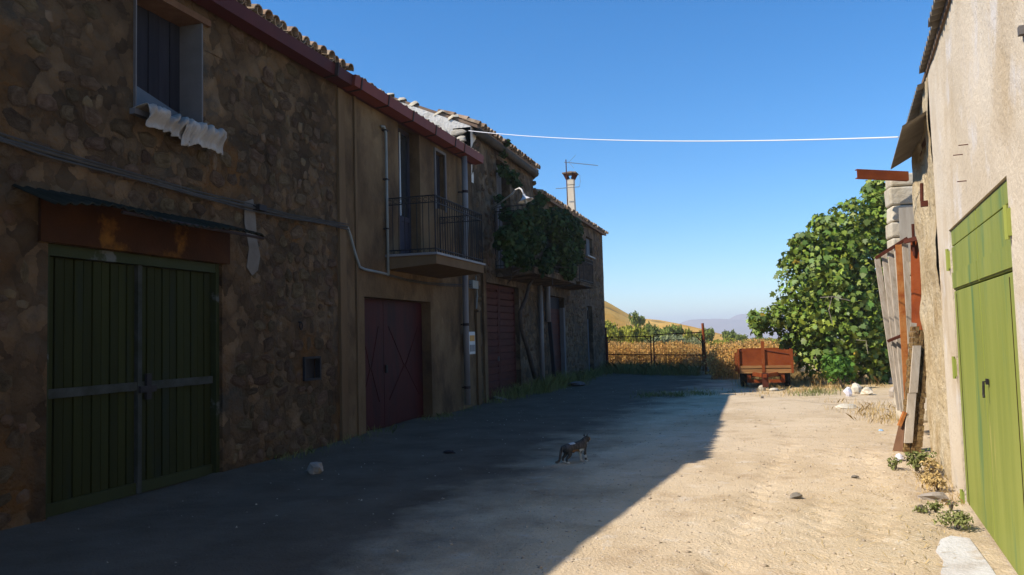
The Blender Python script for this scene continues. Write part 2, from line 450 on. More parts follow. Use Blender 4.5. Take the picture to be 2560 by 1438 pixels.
def ground_mat():
    m = bpy.data.materials.new('dirt'); m.use_nodes = True
    N, L = m.node_tree.nodes, m.node_tree.links
    p = N['Principled BSDF']; p.inputs['Roughness'].default_value = .95; p.inputs['Specular IOR Level'].default_value = .1
    tc = N.new('ShaderNodeTexCoord'); sx = N.new('ShaderNodeSeparateXYZ'); L.new(tc.outputs['Object'], sx.inputs[0])
    def nz(sc, det=6):
        n = N.new('ShaderNodeTexNoise'); n.inputs['Scale'].default_value = sc; n.inputs['Detail'].default_value = det; n.inputs['Roughness'].default_value = .62
        L.new(tc.outputs['Object'], n.inputs['Vector']); return n.outputs[0]
    def rp(src, st):
        r = N.new('ShaderNodeValToRGB'); e = r.color_ramp.elements
        while len(e) < len(st): e.new(.5)
        for el, (q, c) in zip(e, st): el.position = q; el.color = (*c, 1) if hasattr(c, '__len__') else (c, c, c, 1)
        L.new(src, r.inputs[0]); return r.outputs[0]
    def mx(a, b, f, bt='MIX'):
        x = N.new('ShaderNodeMix'); x.data_type = 'RGBA'; x.blend_type = bt
        for sck, v in ((x.inputs[0], f), (x.inputs[6], a), (x.inputs[7], b)):
            if hasattr(v, 'is_linked'): L.new(v, sck)
            else: sck.default_value = (*v, 1) if hasattr(v, '__len__') else v
        return x.outputs[2]
    def mathn(op, a, b):
        x = N.new('ShaderNodeMath'); x.operation = op
        for sck, v in ((x.inputs[0], a), (x.inputs[1], b)):
            if hasattr(v, 'is_linked'): L.new(v, sck)
            else: sck.default_value = v
        return x.outputs[0]
    base = rp(nz(.55, 9), [(.3, (.50, .37, .225)), (.48, (.62, .475, .305)), (.7, (.69, .545, .37))])
    base = mx(base, (.42, .295, .175), rp(nz(1.7, 9), [(.54, 0.0), (.68, .7)]))
    base = mx(base, (.70, .60, .47), rp(nz(3.1, 9), [(.58, 0.0), (.70, .7)]))
    base = mx(base, (.64, .56, .46), rp(nz(34, 3), [(.60, 0.0), (.68, .8)]))
    base = mx(base, (.26, .18, .11), rp(nz(21, 3), [(.62, 0.0), (.70, .7)]))
    # dark band along the left row, its shade put into the dirt colour
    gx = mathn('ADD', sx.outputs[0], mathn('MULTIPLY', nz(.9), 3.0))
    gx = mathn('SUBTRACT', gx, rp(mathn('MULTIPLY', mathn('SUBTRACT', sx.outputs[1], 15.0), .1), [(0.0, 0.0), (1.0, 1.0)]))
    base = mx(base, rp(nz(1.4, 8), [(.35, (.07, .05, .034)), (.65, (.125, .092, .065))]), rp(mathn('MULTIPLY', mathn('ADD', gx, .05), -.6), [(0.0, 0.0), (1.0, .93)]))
    yy = mathn('ADD', sx.outputs[1], mathn('MULTIPLY', mathn('SUBTRACT', nz(.35), .5), 9.0))
    straw = rp(nz(1.3, 8), [(.36, (.52, .33, .12)), (.6, (.62, .46, .24))])
    sfac = mathn('MULTIPLY', rp(mathn('MULTIPLY', mathn('SUBTRACT', yy, 19.5), .2), [(0.0, 0.0), (1.0, .75)]), rp(mathn('MULTIPLY', mathn('ADD', gx, .3), .6), [(0.0, 0.0), (1.0, 1.0)]))
    base = mx(base, straw, sfac)
    field = rp(nz(.05, 9), [(.32, (.42, .255, .10)), (.5, (.54, .36, .17)), (.62, (.48, .36, .20)), (.7, (.23, .20, .08))])
    far = rp(nz(.006, 6), [(.34, (.50, .36, .20)), (.48, (.30, .24, .13)), (.56, (.48, .35, .20)), (.66, (.16, .16, .08))])
    base = mx(base, field, rp(mathn('MULTIPLY', mathn('SUBTRACT', yy, 36.0), .2), [(0.0, 0.0), (1.0, 1.0)]))
    base = mx(base, far, rp(mathn('MULTIPLY', mathn('SUBTRACT', sx.outputs[1], 140.0), .004), [(0.0, 0.0), (1.0, 1.0)]))
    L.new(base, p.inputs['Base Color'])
    b = N.new('ShaderNodeBump'); b.inputs['Strength'].default_value = .8; b.inputs['Distance'].default_value = .03
    L.new(nz(38, 8), b.inputs['Height']); L.new(b.outputs[0], p.inputs['Normal'])
    return m
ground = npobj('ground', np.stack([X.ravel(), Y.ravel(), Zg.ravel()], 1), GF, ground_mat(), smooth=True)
tag(ground, 'dusty pale dirt yard running out into dry fields', kind='structure')
def gz(x, y): return float(gh(x, y))

# ---- golden hill behind the gate
sk = [(1400, 700), (1470, 735), (1512, 757), (1530, 765), (1552, 778), (1580, 794), (1610, 800), (1650, 803), (1700, 812), (1750, 822), (1800, 836), (1850, 846), (1900, 856)]
skp = [ony(a, b, 130.0) for a, b in sk]
hx = np.array([-90.0] + [p.x for p in skp] + [40.0]); hz = np.array([17.0] + [p.z for p in skp] + [-1.2])
gx_ = np.linspace(-95, 30, 110); gy_ = np.linspace(58, 190, 90)
HX, HY = np.meshgrid(gx_, gy_)
base_z = gh(HX, HY) - .3
ridge = np.interp(HX * 130.0 / HY, hx, hz)
prof = sstep(60, 128, HY) * sstep(230, 135, HY)
lean = sstep(62, 105, HY - .0 * HX)
top = ridge + fbm(HX * .11, HY * .11, 5, 77) * .9
HZ = base_z + (np.maximum(top - base_z, .0)) * prof
hid = np.arange(HX.size).reshape(HX.shape)
HF = np.stack([hid[:-1, :-1], hid[:-1, 1:], hid[1:, 1:], hid[1:, :-1]], -1).reshape(-1, 4)
hill = npobj('hill', np.stack([HX.ravel(), HY.ravel(), HZ.ravel()], 1), HF, M['hill'], smooth=True)
tag(hill, 'golden dry grass hillside behind the field gate', kind='structure')
def hillz(x, y):
    i = min(max(int((y - 58) / (132 / 89)), 0), 88); j = min(max(int((x + 95) / (125 / 109)), 0), 108)
    return max(float(HZ[i, j]), gz(x, y))

# ---- far mountains
def mountain(name, pts, y0, seed, label, deep=520):
    P = [ony(a, b, y0) for a, b in pts]
    xa = np.array([p.x for p in P]); za = np.array([p.z for p in P])
    n1, n2 = 150, 26
    gx = np.linspace(xa[0], xa[-1], n1); gt = np.linspace(0, 1, n2)
    V = np.zeros((n2, n1, 3))
    for i, t in enumerate(gt):
        y = y0 - deep + 2 * deep * t
        pr = (1 - abs(2 * t - 1)) ** 1.1
        zt = np.interp(gx, xa, za)
        V[i, :, 0] = gx; V[i, :, 1] = y
        V[i, :, 2] = -34 + (zt + 34) * pr * (1 + .0 * gx) + fbm(gx * .012, np.full(n1, y * .012), 5, seed) * 14 * pr * (1.2 - pr)
    ii = np.arange(n1 * n2).reshape(n2, n1)
    Fm = np.stack([ii[:-1, :-1], ii[:-1, 1:], ii[1:, 1:], ii[1:, :-1]], -1).reshape(-1, 4)
    o = npobj(name, V.reshape(-1, 3), Fm, M['mount'], smooth=True)
    return tag(o, label, kind='structure')
mountain('mountain', [(1380, 838), (1500, 824), (1640, 816), (1695, 808), (1725, 797), (1760, 795), (1800, 795), (1840, 797), (1880, 800), (1930, 797), (2000, 802), (2150, 806), (2400, 812), (2800, 830)], 2900, 5, 'nearer pale lilac ridge on the horizon')
mountain('mountain', [(1640, 830), (1780, 812), (1820, 797), (1838, 786), (1852, 782), (1885, 781), (1915, 783), (1960, 776), (2050, 770), (2200, 780), (2400, 800), (2700, 828)], 3420, 15, 'farther flat topped blue ridge behind the fig tree', 420)

# ================================================================== generic wall, stones, tiles
def wall(fr, s0, s1, z0, z1, ops, step=.22, amp=.02, seed=1, thick=.45, ends=(1, 1), top=None, cap=True):
    """face with openings (s0, s1, z0, z1, depth); reveals are built, the back is closed by what fills the opening"""
    def lines(a, b, cuts):
        c = [q for q in cuts if a < q < b]
        k = sorted(set([a, b] + c)); o = []
        for i in range(len(k) - 1):
            n = max(1, int(math.ceil((k[i + 1] - k[i]) / step)))
            o += [k[i] + (k[i + 1] - k[i]) * j / n for j in range(n)]
        return o + [b]
    ss = lines(s0, s1, [q for o in ops for q in o[:2]]); zs = lines(z0, z1, [q for o in ops for q in o[2:4]])
    m = MB(); idm = {}
    def inside(a, b, c, d): return any(o[0] - 1e-6 <= a and b <= o[1] + 1e-6 and o[2] - 1e-6 <= c and d <= o[3] + 1e-6 for o in ops)
    for i, s in enumerate(ss):
        for j, z in enumerate(zs):
            edge = any(o[0] - .01 <= s <= o[1] + .01 and o[2] - .01 <= z <= o[3] + .01 for o in ops)
            off = 0 if edge else float(fbm(s * 1.7, z * 1.7, 4, seed)) * amp * 2
            zz = z if not (top and j == len(zs) - 1) else top(s)
            idm[i, j] = len(m.v); m.v.append(tuple(fr(s, zz, off)))
    for i in range(len(ss) - 1):
        for j in range(len(zs) - 1):
            if not inside(ss[i], ss[i + 1], zs[j], zs[j + 1]):
                m.f.append((idm[i, j], idm[i + 1, j], idm[i + 1, j + 1], idm[i, j + 1])); m.m.append(0)
    for (a, b, c, d, dep, *skip) in ops:
        for e_, q in zip('LTRB', (((a, c), (a, d)), ((a, d), (b, d)), ((b, d), (b, c)), ((b, c), (a, c)))):
            if skip and e_ in skip[0]: continue
            (sa, za), (sb, zb) = q
            m.add([fr(sa, za, 0), fr(sb, zb, 0), fr(sb, zb, -dep), fr(sa, za, -dep)], [(0, 1, 2, 3)])
    zt = z1
    for k, s in ((0, s0), (1, s1)):
        if ends[k]: m.add([fr(s, z0, 0), fr(s, zt, 0), fr(s, zt, -thick), fr(s, z0, -thick)], [(0, 1, 2, 3)])
    if cap: m.add([fr(s0, zt, 0), fr(s1, zt, 0), fr(s1, zt, -thick), fr(s0, zt, -thick)], [(0, 1, 2, 3)])
    return m

def stone_meshes(mat_, n=10, seed=3, tagn='stone'):
    r = random.Random(seed); out = []
    for q in range(n):
        m = MB(); k = r.choice([7, 8, 9, 10])
        ang = [2 * PI * i / k + r.uniform(-.30, .30) * 6 / k for i in range(k)]
        rad = []
        for t in ang:                                   # rounded-rectangle outline, uneven
            c, s = abs(math.cos(t)), abs(math.sin(t))
            rr = .5 / max(c ** 3 + s ** 3, .2) ** (1 / 3)
            rad.append(rr * r.uniform(.66, 1.05))
        for f, h in ((1.0, -.5), (.88, .5), (.5, .8)):
            for t, rr in zip(ang, rad):
                m.v.append((math.cos(t) * rr * f, math.sin(t) * rr * f, h + r.uniform(-.16, .16)))
        m.v.append((r.uniform(-.1, .1), r.uniform(-.1, .1), .9 + r.uniform(-.15, .15)))
        for a in range(2):
            for i in range(k):
                j = (i + 1) % k
                m.f.append((a * k + i, a * k + j, (a + 1) * k + j, (a + 1) * k + i)); m.m.append(0)
        for i in range(k):
            m.f.append((2 * k + i, 2 * k + (i + 1) % k, 3 * k)); m.m.append(0)
        me = m.mesh(tagn, True); me.materials.append(mat_); out.append(me)
    return out
SM = stone_meshes(M['stone'], 14, 3)
SMP = stone_meshes(M['stone_pale'], 8, 5)
def frame_rot(fr, s=0):
    o = fr(0, 0, 0); a = (fr(1, 0, 0) - o).normalized(); b = Vector((0, 0, 1)); c = (fr(0, 0, 1) - o).normalized()
    return Matrix((a, b, c)).transposed()
def lay_stones(fr, s0, s1, z0, z1, avoid, parent, meshes, wr=(.2, .46), hr=(.15, .28), keep=.75, cap=300, seed=1, depth=(.03, .06), name='stone', big=0.0):
    r = random.Random(seed); R0 = frame_rot(fr); out = []
    cand = []
    z = z0
    while z < z1:
        h = r.uniform(*hr); s = s0 + r.uniform(-.2, .1)
        while s < s1:
            w = r.uniform(*wr)
            if r.random() < big: w *= 1.5
            cs, cz = s + w / 2, z + h / 2 + r.uniform(-.05, .05)
            hh = h * r.uniform(.85, 1.15)
            ok = cs - w * .5 > s0 and cs + w * .5 < s1 and cz + hh * .5 < z1 and not any(cs + w * .5 > a[0] and cs - w * .5 < a[1] and cz + hh * .5 > a[2] and cz - hh * .5 < a[3] for a in avoid)
            dens = keep * (.55 + .9 * float(vn(cs * .7, cz * .7, seed + 40)))
            if ok and r.random() < dens: cand.append((cs, cz, w * .97, hh * .95))
            s += w + r.uniform(.0, .03)
        z += h + r.uniform(-.01, .02)
    cand.sort(key=lambda c: -c[2] * c[3])
    rest = MB()
    for q_, (cs, cz, w, h) in enumerate(cand):
        rot = R0 @ Matrix.Rotation(r.uniform(-.22, .22) + (PI if r.random() < .5 else 0), 3, 'Z')
        dp_ = r.uniform(*depth); me = r.choice(meshes); p = fr(cs, cz, 0.0)
        if q_ < cap:
            inst(name, me, parent, p, rot, (w, h, dp_))
        else:
            rest.add([p + rot @ Vector((v.co.x * w, v.co.y * h, v.co.z * dp_)) for v in me.vertices], [tuple(f.vertices) for f in me.polygons])
    if rest.v: tag(rest.build('small_stones', M['stone_small'], parent, smooth=True), kind='stuff')
    return len(cand)

def tile_mesh(mat_, L_=.46, r0=.098, r1=.078, n=6, th=.014):
    m = MB()
    for (y, r) in ((0, r0), (-L_, r1)):
        for q in (r, r - th):
            for k in range(n + 1):
                t = PI * k / n
                m.v.append((math.cos(t) * q, y, math.sin(t) * q))
    a = n + 1
    for k in range(n):
        m.f += [(k, k + 1, 2 * a + k + 1, 2 * a + k), (a + k + 1, a + k, 3 * a + k, 3 * a + k + 1), (k + 1, k, a + k, a + k + 1), (2 * a + k, 2 * a + k + 1, 3 * a + k + 1, 3 * a + k)]
    m.f += [(0, a, 3 * a, 2 * a), (n, a + n, 3 * a + n, 2 * a + n)][::1]
    m.m = [0] * len(m.f)
    me = m.mesh('tile', False); me.materials.append(mat_); return me
TM = tile_mesh(M['tile'])
def lay_tiles(a, b, down, rows, parent, step=.205, seed=1, jit=.02, channels=True):
    """cover tiles along the eave a-b; down is the unit vector down the slope, the tile's lower end sits on the line"""
    a, b, down = Vector(a), Vector(b), Vector(down).normalized()
    u = (b - a).normalized(); n = int((b - a).length / step); up = u.cross(down)
    if up.z < 0: up = -up
    x = down.cross(up).normalized()
    R = Matrix((x, down, up)).transposed()
    r = random.Random(seed)
    for row in range(rows):
        for k in range(n + 1):
            q = a + u * (k * step + r.uniform(-jit, jit)) - down * (row * .36 + r.uniform(-.04, .03)) + up * (row * .0 + .012 + r.uniform(-.008, .012))
            rot = R @ Matrix.Rotation(r.uniform(-.06, .06), 3, 'Z') @ Matrix.Rotation(.045 + r.uniform(-.03, .03), 3, 'X')
            inst('tile', TM, parent, q, rot)
            if channels and row == 0 and k < n:
                q2 = a + u * ((k + .5) * step) - down * r.uniform(.02, .06) + up * .07
                inst('tile', TM, parent, q2, R @ Matrix.Rotation(PI, 3, 'Y'))

def roof(name, parent, y0, y1, xe, ze, xr, zr, xb, zb, mm, th=.07):
    """a double-pitched roof bed: eave (xe, ze), ridge (xr, zr), back eave (xb, zb)"""
    m = MB()
    m.prism([(xe, y0, ze), (xr, y0, zr), (xr, y0, zr - th), (xe, y0, ze - th)], (0, y1 - y0, 0))
    m.prism([(xr, y0, zr), (xb, y0, zb), (xb, y0, zb - th), (xr, y0, zr - th)], (0, y1 - y0, 0))
    return m.build(name, mm, parent)

# ================================================================== left row: stone house
YA = 11.33                                                # stone house | ochre house
YB = 17.70                                                # ochre house | tall house
YC = 23.25                                                # tall house | far house
YD = 34.55                                                # end of the row
GZ = 5.72                                                 # underside of the gutter
h1 = thing('stone_house', (W, 8, 0), 'rubble stone house at left with dark green garage door and sheeted upper window', 'house')
gy0, gy1, gzt = YL(117, 950), YL(556, 920), 2.60
wy0, wy1, wz0, wz1 = YL(333, 200), YL(503, 180), 4.16, 5.58
ny0, ny1, nz0, nz1 = YL(759, 920), YL(796, 920), ZL(778, 948), ZL(778, 895)
ops1 = [(gy0, gy1, -.1, gzt, .22), (wy0, wy1, wz0, wz1, .34), (ny0, ny1, nz0, nz1, .14)]
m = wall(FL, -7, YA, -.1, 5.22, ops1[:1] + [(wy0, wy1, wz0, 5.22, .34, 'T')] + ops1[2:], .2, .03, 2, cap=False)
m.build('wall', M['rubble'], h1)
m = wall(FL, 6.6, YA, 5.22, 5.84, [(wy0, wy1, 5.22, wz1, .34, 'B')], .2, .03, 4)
m.build('upper_wall', M['rubble'], h1)
# tinted render in the lintel zone under the awning
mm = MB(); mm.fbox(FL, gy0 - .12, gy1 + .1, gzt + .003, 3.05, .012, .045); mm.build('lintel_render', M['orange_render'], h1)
lay_stones(FL, 4.3, YA - .05, .05, 5.8, [(gy0 - .1, gy1 + .1, -1, 3.1), (wy0 - .36, wy1 + .36, wz0 - .1, 6), (ny0 - .06, ny1 + .06, nz0 - .06, nz1 + .06)],
           h1, SM, wr=(.10, .42), hr=(.10, .26), keep=.85, cap=300, seed=12, depth=(.008, .03))
# garage door
gd = MB()
for (a, b) in ((gy0, gy0 + .06), (gy1 - .06, gy1)): gd.fbox(FL, a, b, .0, gzt - .002, -.15, -.045)
gd.fbox(FL, gy0 + .06, gy1 - .06, gzt - .11, gzt - .002, -.15, -.05)
gd.fbox(FL, gy0, gy1, -.05, gzt, -.24, -.2)
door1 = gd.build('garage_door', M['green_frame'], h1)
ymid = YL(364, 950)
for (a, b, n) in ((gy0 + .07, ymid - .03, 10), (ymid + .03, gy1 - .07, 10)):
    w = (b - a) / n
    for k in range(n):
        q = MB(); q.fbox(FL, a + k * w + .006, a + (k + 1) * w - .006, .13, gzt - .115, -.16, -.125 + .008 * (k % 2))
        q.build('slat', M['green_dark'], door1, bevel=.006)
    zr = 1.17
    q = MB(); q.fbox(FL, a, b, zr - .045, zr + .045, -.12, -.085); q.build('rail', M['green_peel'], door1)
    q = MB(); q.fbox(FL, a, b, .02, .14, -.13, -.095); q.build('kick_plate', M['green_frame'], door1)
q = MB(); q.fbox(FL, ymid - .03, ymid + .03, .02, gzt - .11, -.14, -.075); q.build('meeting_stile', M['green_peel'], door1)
q = MB(); q.fbox(FL, ymid - .02, ymid + .22, 1.10, 1.17, -.083, -.045); q.fbox(FL, ymid + .08, ymid + .15, 1.02, 1.3, -.085, -.05); q.build('hasp', M['iron'], door1)
# awning
aw = MB(); nA = 120; aya = YL(30, 470); ayb = onx(664, 592, W + .5).y; azo = onx(664, 592, W + .5).z
for i in range(nA + 1):
    t = i / nA; y = aya + (ayb - aya) * t
    wv = .014 * math.sin(i * 1.3) ; sag = .03 * math.sin(t * 9) - (.06 * max(0, 1 - t / .22))
    aw.v += [(W + .0, y, azo + .16 + wv + sag * .2), (W + .50, y, azo + wv + sag), (W + .50, y, azo - .012 + wv + sag), (W + .0, y, azo + .148 + wv + sag * .2)]
for i in range(nA):
    a = i * 4
    for (p, r) in ((0, 1), (1, 2), (2, 3), (3, 0)): aw.f.append((a + p, a + r, a + 4 + r, a + 4 + p)); aw.m.append(0)
awn = aw.build('awning', M['awning'], h1)
q = MB(); q.tube([(W + .47, aya + .8, azo - .02), (W + .47, ayb, azo - .02)], .018, 6)
q.build('edge_bar', M['dark_joint'], awn)
# window: plank shutter, slanting board, grey reveal, wooden lintel
wfr = MB(); wfr.fbox(FL, wy0, wy1, wz0, wz1, -.36, -.33)
win1 = wfr.build('window', M['dark_wood'], h1)
for k in range(6):
    a = wy0 + .02 + (wy1 - wy0 - .04) * k / 6
    q = MB(); q.fbox(FL, a + .006, a + (wy1 - wy0 - .04) / 6 - .006, wz0 + .01, wz1 - .06, -.33, -.30 + .006 * (k % 2)); q.build('shutter_plank', M['dark_wood'], win1)
q = MB(); q.prism([FL(wy0 + .005, wz0 + .005, -.26), FL(wy1 - .01, wz0 + .005, -.26), FL(wy1 - .01, wz0 + .22, -.26), FL(wy0 + .005, wz0 + .44, -.26)], FL(0, 0, .03) - FL(0, 0, 0))
q.build('board', M['blue_board'], win1)
q = MB(); q.fbox(FL, wy1 - .025, wy1 - .003, wz0 + .004, wz1 - .004, -.30, .03); q.build('reveal_lining', M['grey_reveal'], win1)
q = MB(); q.fbox(FL, wy0 + .003, wy0 + .02, wz0 + .004, wz1 - .004, -.30, .03); q.build('reveal_lining', M['grey_reveal'], win1)
q = MB(); q.fbox(FL, wy0 - .1, wy1 + .12, wz1 - .06, wz1 + .02, -.30, .055); q.build('lintel', M['brown_wood'], win1)
q = MB(); q.fbox(FL, wy0 - .05, wy1 + .08, wz0 - .06, wz0 + .002, -.30, .07); q.build('sill', M['grey_reveal'], win1)
# meter niche with a rusty door
q = MB(); q.fbox(FL, ny0 + .004, ny1 - .004, nz0 + .004, nz1 - .004, -.10, -.07); nic = q.build('niche_door', M['iron'], h1)
q = MB()
for (a, b, c, d) in ((ny0 - .025, ny0 + .01, nz0 - .02, nz1 + .02), (ny1 - .01, ny1 + .025, nz0 - .02, nz1 + .02), (ny0 + .01, ny1 - .01, nz1 - .01, nz1 + .02), (ny0 + .01, ny1 - .01, nz0 - .02, nz0 + .01)):
    q.fbox(FL, a, b, c, d, -.05, .035)
q.build('niche_frame', M['iron'], nic)
# plaster streaks on the render
def splash(name, fr, pts, off, mt, parent, th=.012):
    q = MB(); q.prism([fr(s, z, off) for s, z in pts], fr(0, 0, th) - fr(0, 0, 0)); return q.build(name, mt, parent)
pp = [(606, 505), (628, 498), (634, 540), (638, 600), (646, 640), (640, 676), (626, 690), (612, 668), (618, 620), (607, 560)]
splash('plaster_streak', FL, [(YL(a, b), ZL(a, b)) for a, b in pp], .022, M['streak'], h1, .008)
# roof
roof('roof', h1, 6.6, YA, W + .2, 5.92, W - 3.6, 7.05, W - 7, 5.97, M['roofbed'])
q = MB(); ze0, ze1 = 4.0, 5.86                               # unseen lower roof, eave sloped to place its shadow's edge
for (xa, xb, dz0, dz1) in ((W + .2, W - 3.6, 0, .9), (W - 3.6, W - 7, .9, 0)):
    q.add([(xa, -7, ze0 + dz0), (xa, 6.6, ze1 + dz0), (xb, 6.6, ze1 + dz1), (xb, -7, ze0 + dz1), (xa, -7, ze0 + dz0 - .5), (xa, 6.6, ze1 + dz0 - .5), (xb, 6.6, ze1 + dz1 - .5), (xb, -7, ze0 + dz1 - .5)],
          [(0, 1, 2, 3), (7, 6, 5, 4), (0, 4, 5, 1), (1, 5, 6, 2), (2, 6, 7, 3), (3, 7, 4, 0)])
q.build('lower_roof', M['roofbed'], h1)
sl1 = Vector((3.8, 0, -1.08)).normalized()
lay_tiles((W + .27, 6.75, 5.935), (W + .27, YA + .1, 5.935), sl1, 2, h1, seed=2)
q = MB(); q.box((W - 7, -7, 0), (W - 6.6, YA - .01, 4.2)); q.box((W - 7, 6.7, 4.2), (W - 6.6, YA - .01, 5.85)); q.box((W - 6.6, -7, 0), (W - .45, -6.6, 4.2)); q.box((W - 6.6, 6.61, 5.2), (W - .46, 6.9, 5.9))
q.build('back_wall', M['rubble'], h1)
g = MB(); g.prism([(W + .07, 6.6, GZ - .02), (W + .27, 6.6, GZ), (W + .29, 6.6, GZ + .17), (W + .07, 6.6, GZ + .17)], (0, YA + .02 - 6.6, 0))
gut1 = g.build('gutter', M['gutter_dark'], h1)
q = MB(); q.fbox(FL, 6.6, YA, 5.79, 5.845, -.02, .065); q.build('soffit_board', M['gutter_dark'], gut1)
ring = MB(); rc = FL(YL(745, 815), ZL(745, 815), .05)
ring.tube([rc + Vector((.0, math.cos(t) * .035, math.sin(t) * .055)) for t in np.linspace(0, 2 * PI, 13)], .009, 6); ring.tube([rc + Vector((-.08, 0, .055)), rc + Vector((.01, 0, .055))], .01, 6)
ring.build('tether_ring', M['iron'], h1)

# ---- ochre rendered house
h2 = thing('rendered_house', (W, 14.5, 0), 'ochre rendered house with iron balcony and maroon garage door', 'house')
fy0, fy1, fz0, fz1 = YL(997, 450), YL(1050, 450), 3.02, ZL(998, 302)
ky0, ky1, kz0, kz1 = YL(1088, 450), YL(1111, 450), ZL(1092, 520), ZL(1089, 378)
ry0, ry1, rz1 = YL(913, 900), YL(1079, 900), ZL(990, 748)
ops2 = [(fy0, fy1, fz0, fz1, .34), (ky0, ky1, kz0, kz1, .16), (ry0, ry1, -.1, rz1, .26)]
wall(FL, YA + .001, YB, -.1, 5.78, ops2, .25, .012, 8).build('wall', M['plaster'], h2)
q = MB(); q.fbox(FL, YA - .03, YA + .17, -.05, 5.70, -.02, .045); q.build('corner_strip', M['plaster_tan'], h2)
q = MB(); q.fbox(FL, YL(884, 400), YL(884, 400) + .07, 0, 5.80, .003, .03); q.build('corner_strip', M['plaster_tan'], h2)
# garage door of two leaves with diagonal braces
gd = MB(); gd.fbox(FL, ry0 - .08, ry1 + .08, -.05, rz1 + .08, -.31, -.262); gd.fbox(FL, ry0 + .004, ry1 - .004, -.05, rz1 - .004, -.26, -.24)
d2 = gd.build('garage_door', M['maroon_door'], h2)
rm = YL(984, 900)
for (a, b) in ((ry0 + .02, rm - .006), (rm + .006, ry1 - .02)):
    q = MB(); q.fbox(FL, a, b, .04, rz1 - .03, -.235, -.195); lf = q.build('door_leaf', M['maroon_door'], d2)
    c = (a + b) / 2
    q = MB()
    for (s0, z0_, s1, z1_) in ((a + .2, rz1 - .5, c, rz1 - 1.25), (b - .2, rz1 - .5, c + .02, rz1 - 1.28), (a + .2, .5, c, 1.12), (b - .2, .5, c + .02, 1.12)):
        q.bar(FL(s0, z0_, -.192), FL(s1, z1_, -.192), .014, .012, (1, 0, 0))
    q.build('brace', M['maroon_door'], d2)
q = MB(); q.fbox(FL, rm + .03, rm + .1, 1.0, 1.14, -.19, -.16); q.build('lock', M['iron'], d2)
# tall glazed door
fd = MB()
for (a, b, c, d) in ((fy0 + .004, fy0 + .07, fz0, fz1 - .005), (fy1 - .07, fy1 - .004, fz0, fz1 - .005), (fy0 + .07, fy1 - .07, fz1 - .09, fz1 - .005), (fy0 + .07, fy1 - .07, fz0 + .9, fz0 + 1.0)):
    fd.fbox(FL, a, b, c, d, -.28, -.22)
fm = (fy0 + fy1) / 2
fd.fbox(FL, fm - .05, fm + .05, fz0, fz1 - .09, -.28, -.215)
fdo = fd.build('balcony_door', M['blue_frame'], h2)
for (a, b) in ((fy0 + .071, fm - .051), (fm + .051, fy1 - .071)):
    q = MB(); q.fbox(FL, a, b, fz0 + 1.001, fz1 - .091, -.262, -.25); q.build('pane', M['glass'], fdo)
    q = MB(); q.fbox(FL, a, b, fz0 + .02, fz0 + .899, -.27, -.24); q.build('door_panel', M['blue_frame'], fdo)
q = MB(); q.fbox(FL, fm - .012, fm + .012, fz0 + 1.0, fz1 - .1, -.214, -.195); q.build('glazing_bead', M['white_bar'], fdo)
q = MB(); q.fbox(FL, fy0 + .002, fy1 - .002, fz0 - .01, fz1 - .002, -.345, -.33); q.build('inner_panel', M['dark_wood'], fdo)
# small shuttered window
q = MB(); q.fbox(FL, ky0 + .003, ky1 - .003, kz0 + .003, kz1 - .003, -.16, -.13); kw = q.build('window', M['dark_wood'], h2)
q = MB()
for (a, b, c, d) in ((ky0 - .06, ky0, kz0 - .03, kz1 + .06), (ky1, ky1 + .06, kz0 - .03, kz1 + .06), (ky0, ky1, kz1, kz1 + .06)): q.fbox(FL, a, b, c, d, -.02, .03)
q.build('frame', M['grey_reveal'], kw)
for k in range(3):
    a = ky0 + .01 + (ky1 - ky0 - .02) * k / 3
    q = MB(); q.fbox(FL, a + .006, a + (ky1 - ky0 - .02) / 3 - .006, kz0 + .01, kz1 - .01, -.13, -.10); q.build('shutter_plank', M['dark_wood'], kw)
# balcony
def balcony(parent, y0, y1, xo, zt, th, edge=True, rail=1.02, gap=.115, matslab='plaster_tan', scroll=True, edgemat='marble'):
    q = MB(); q.prism([(W, y0 + .03, zt - .04), (xo - .03, y0 + .03, zt - .04), (xo - .03, y0 + .03, zt - th * .75), (W, y0 + .03, zt - th)], (0, y1 - y0 - .06, 0))
    sb = q.build('balcony', M[matslab], parent)
    q = MB(); q.box((W + .002, y0, zt - .04), (xo, y1, zt)); q.build('slab_edge', M[edgemat], sb)
    zr = zt + rail
    corners = [Vector((W + .02, y0 + .05, 0)), Vector((xo - .05, y0 + .05, 0)), Vector((xo - .05, y1 - .05, 0)), Vector((W + .02, y1 - .05, 0))]
    for z, w in ((zr, .035), (zr - .12, .016), (zt + .07, .02)):
        for a, b in zip(corners, corners[1:]):
            q = MB(); q.bar(a + Vector((0, 0, z)), b + Vector((0, 0, z)), w, .018); q.build('rail', M['iron'], sb)
    for a, b in zip(corners, corners[1:]):
        L_ = (b - a).length; n = max(2, int(L_ / gap)); d = (b - a) / n
        for k in range(n + (1 if b is corners[-1] else 0)):
            p = a + d * k
            r = .013 if k == 0 else .0075
            q = MB(); q.tube([p + Vector((0, 0, zt)), p + Vector((0, 0, zr))], r, 5)
            bal = q.build('baluster', M['iron'], sb)
        if scroll:
            q = MB()
            for k in range(n):
                c = a + d * (k + .5)
                for zc in (zr - .06, zt + .035):
                    e = d.normalized()
                    q.tube([c + Vector((0, 0, zc)) + e * (math.cos(t) * .036) + Vector((0, 0, math.sin(t) * .036)) for t in np.linspace(.4, 5.6, 9)], .0055, 4, False)
            tag(q.build('scrollwork', M['iron'], sb), kind='stuff')
    return sb
bz = ZL(962, 637)
by0 = YL(963, 655); bxo = ony(1093, 636, by0).x; by1 = onx(1214, 662, bxo).y
balcony(h2, by0, by1, bxo, bz, .27)
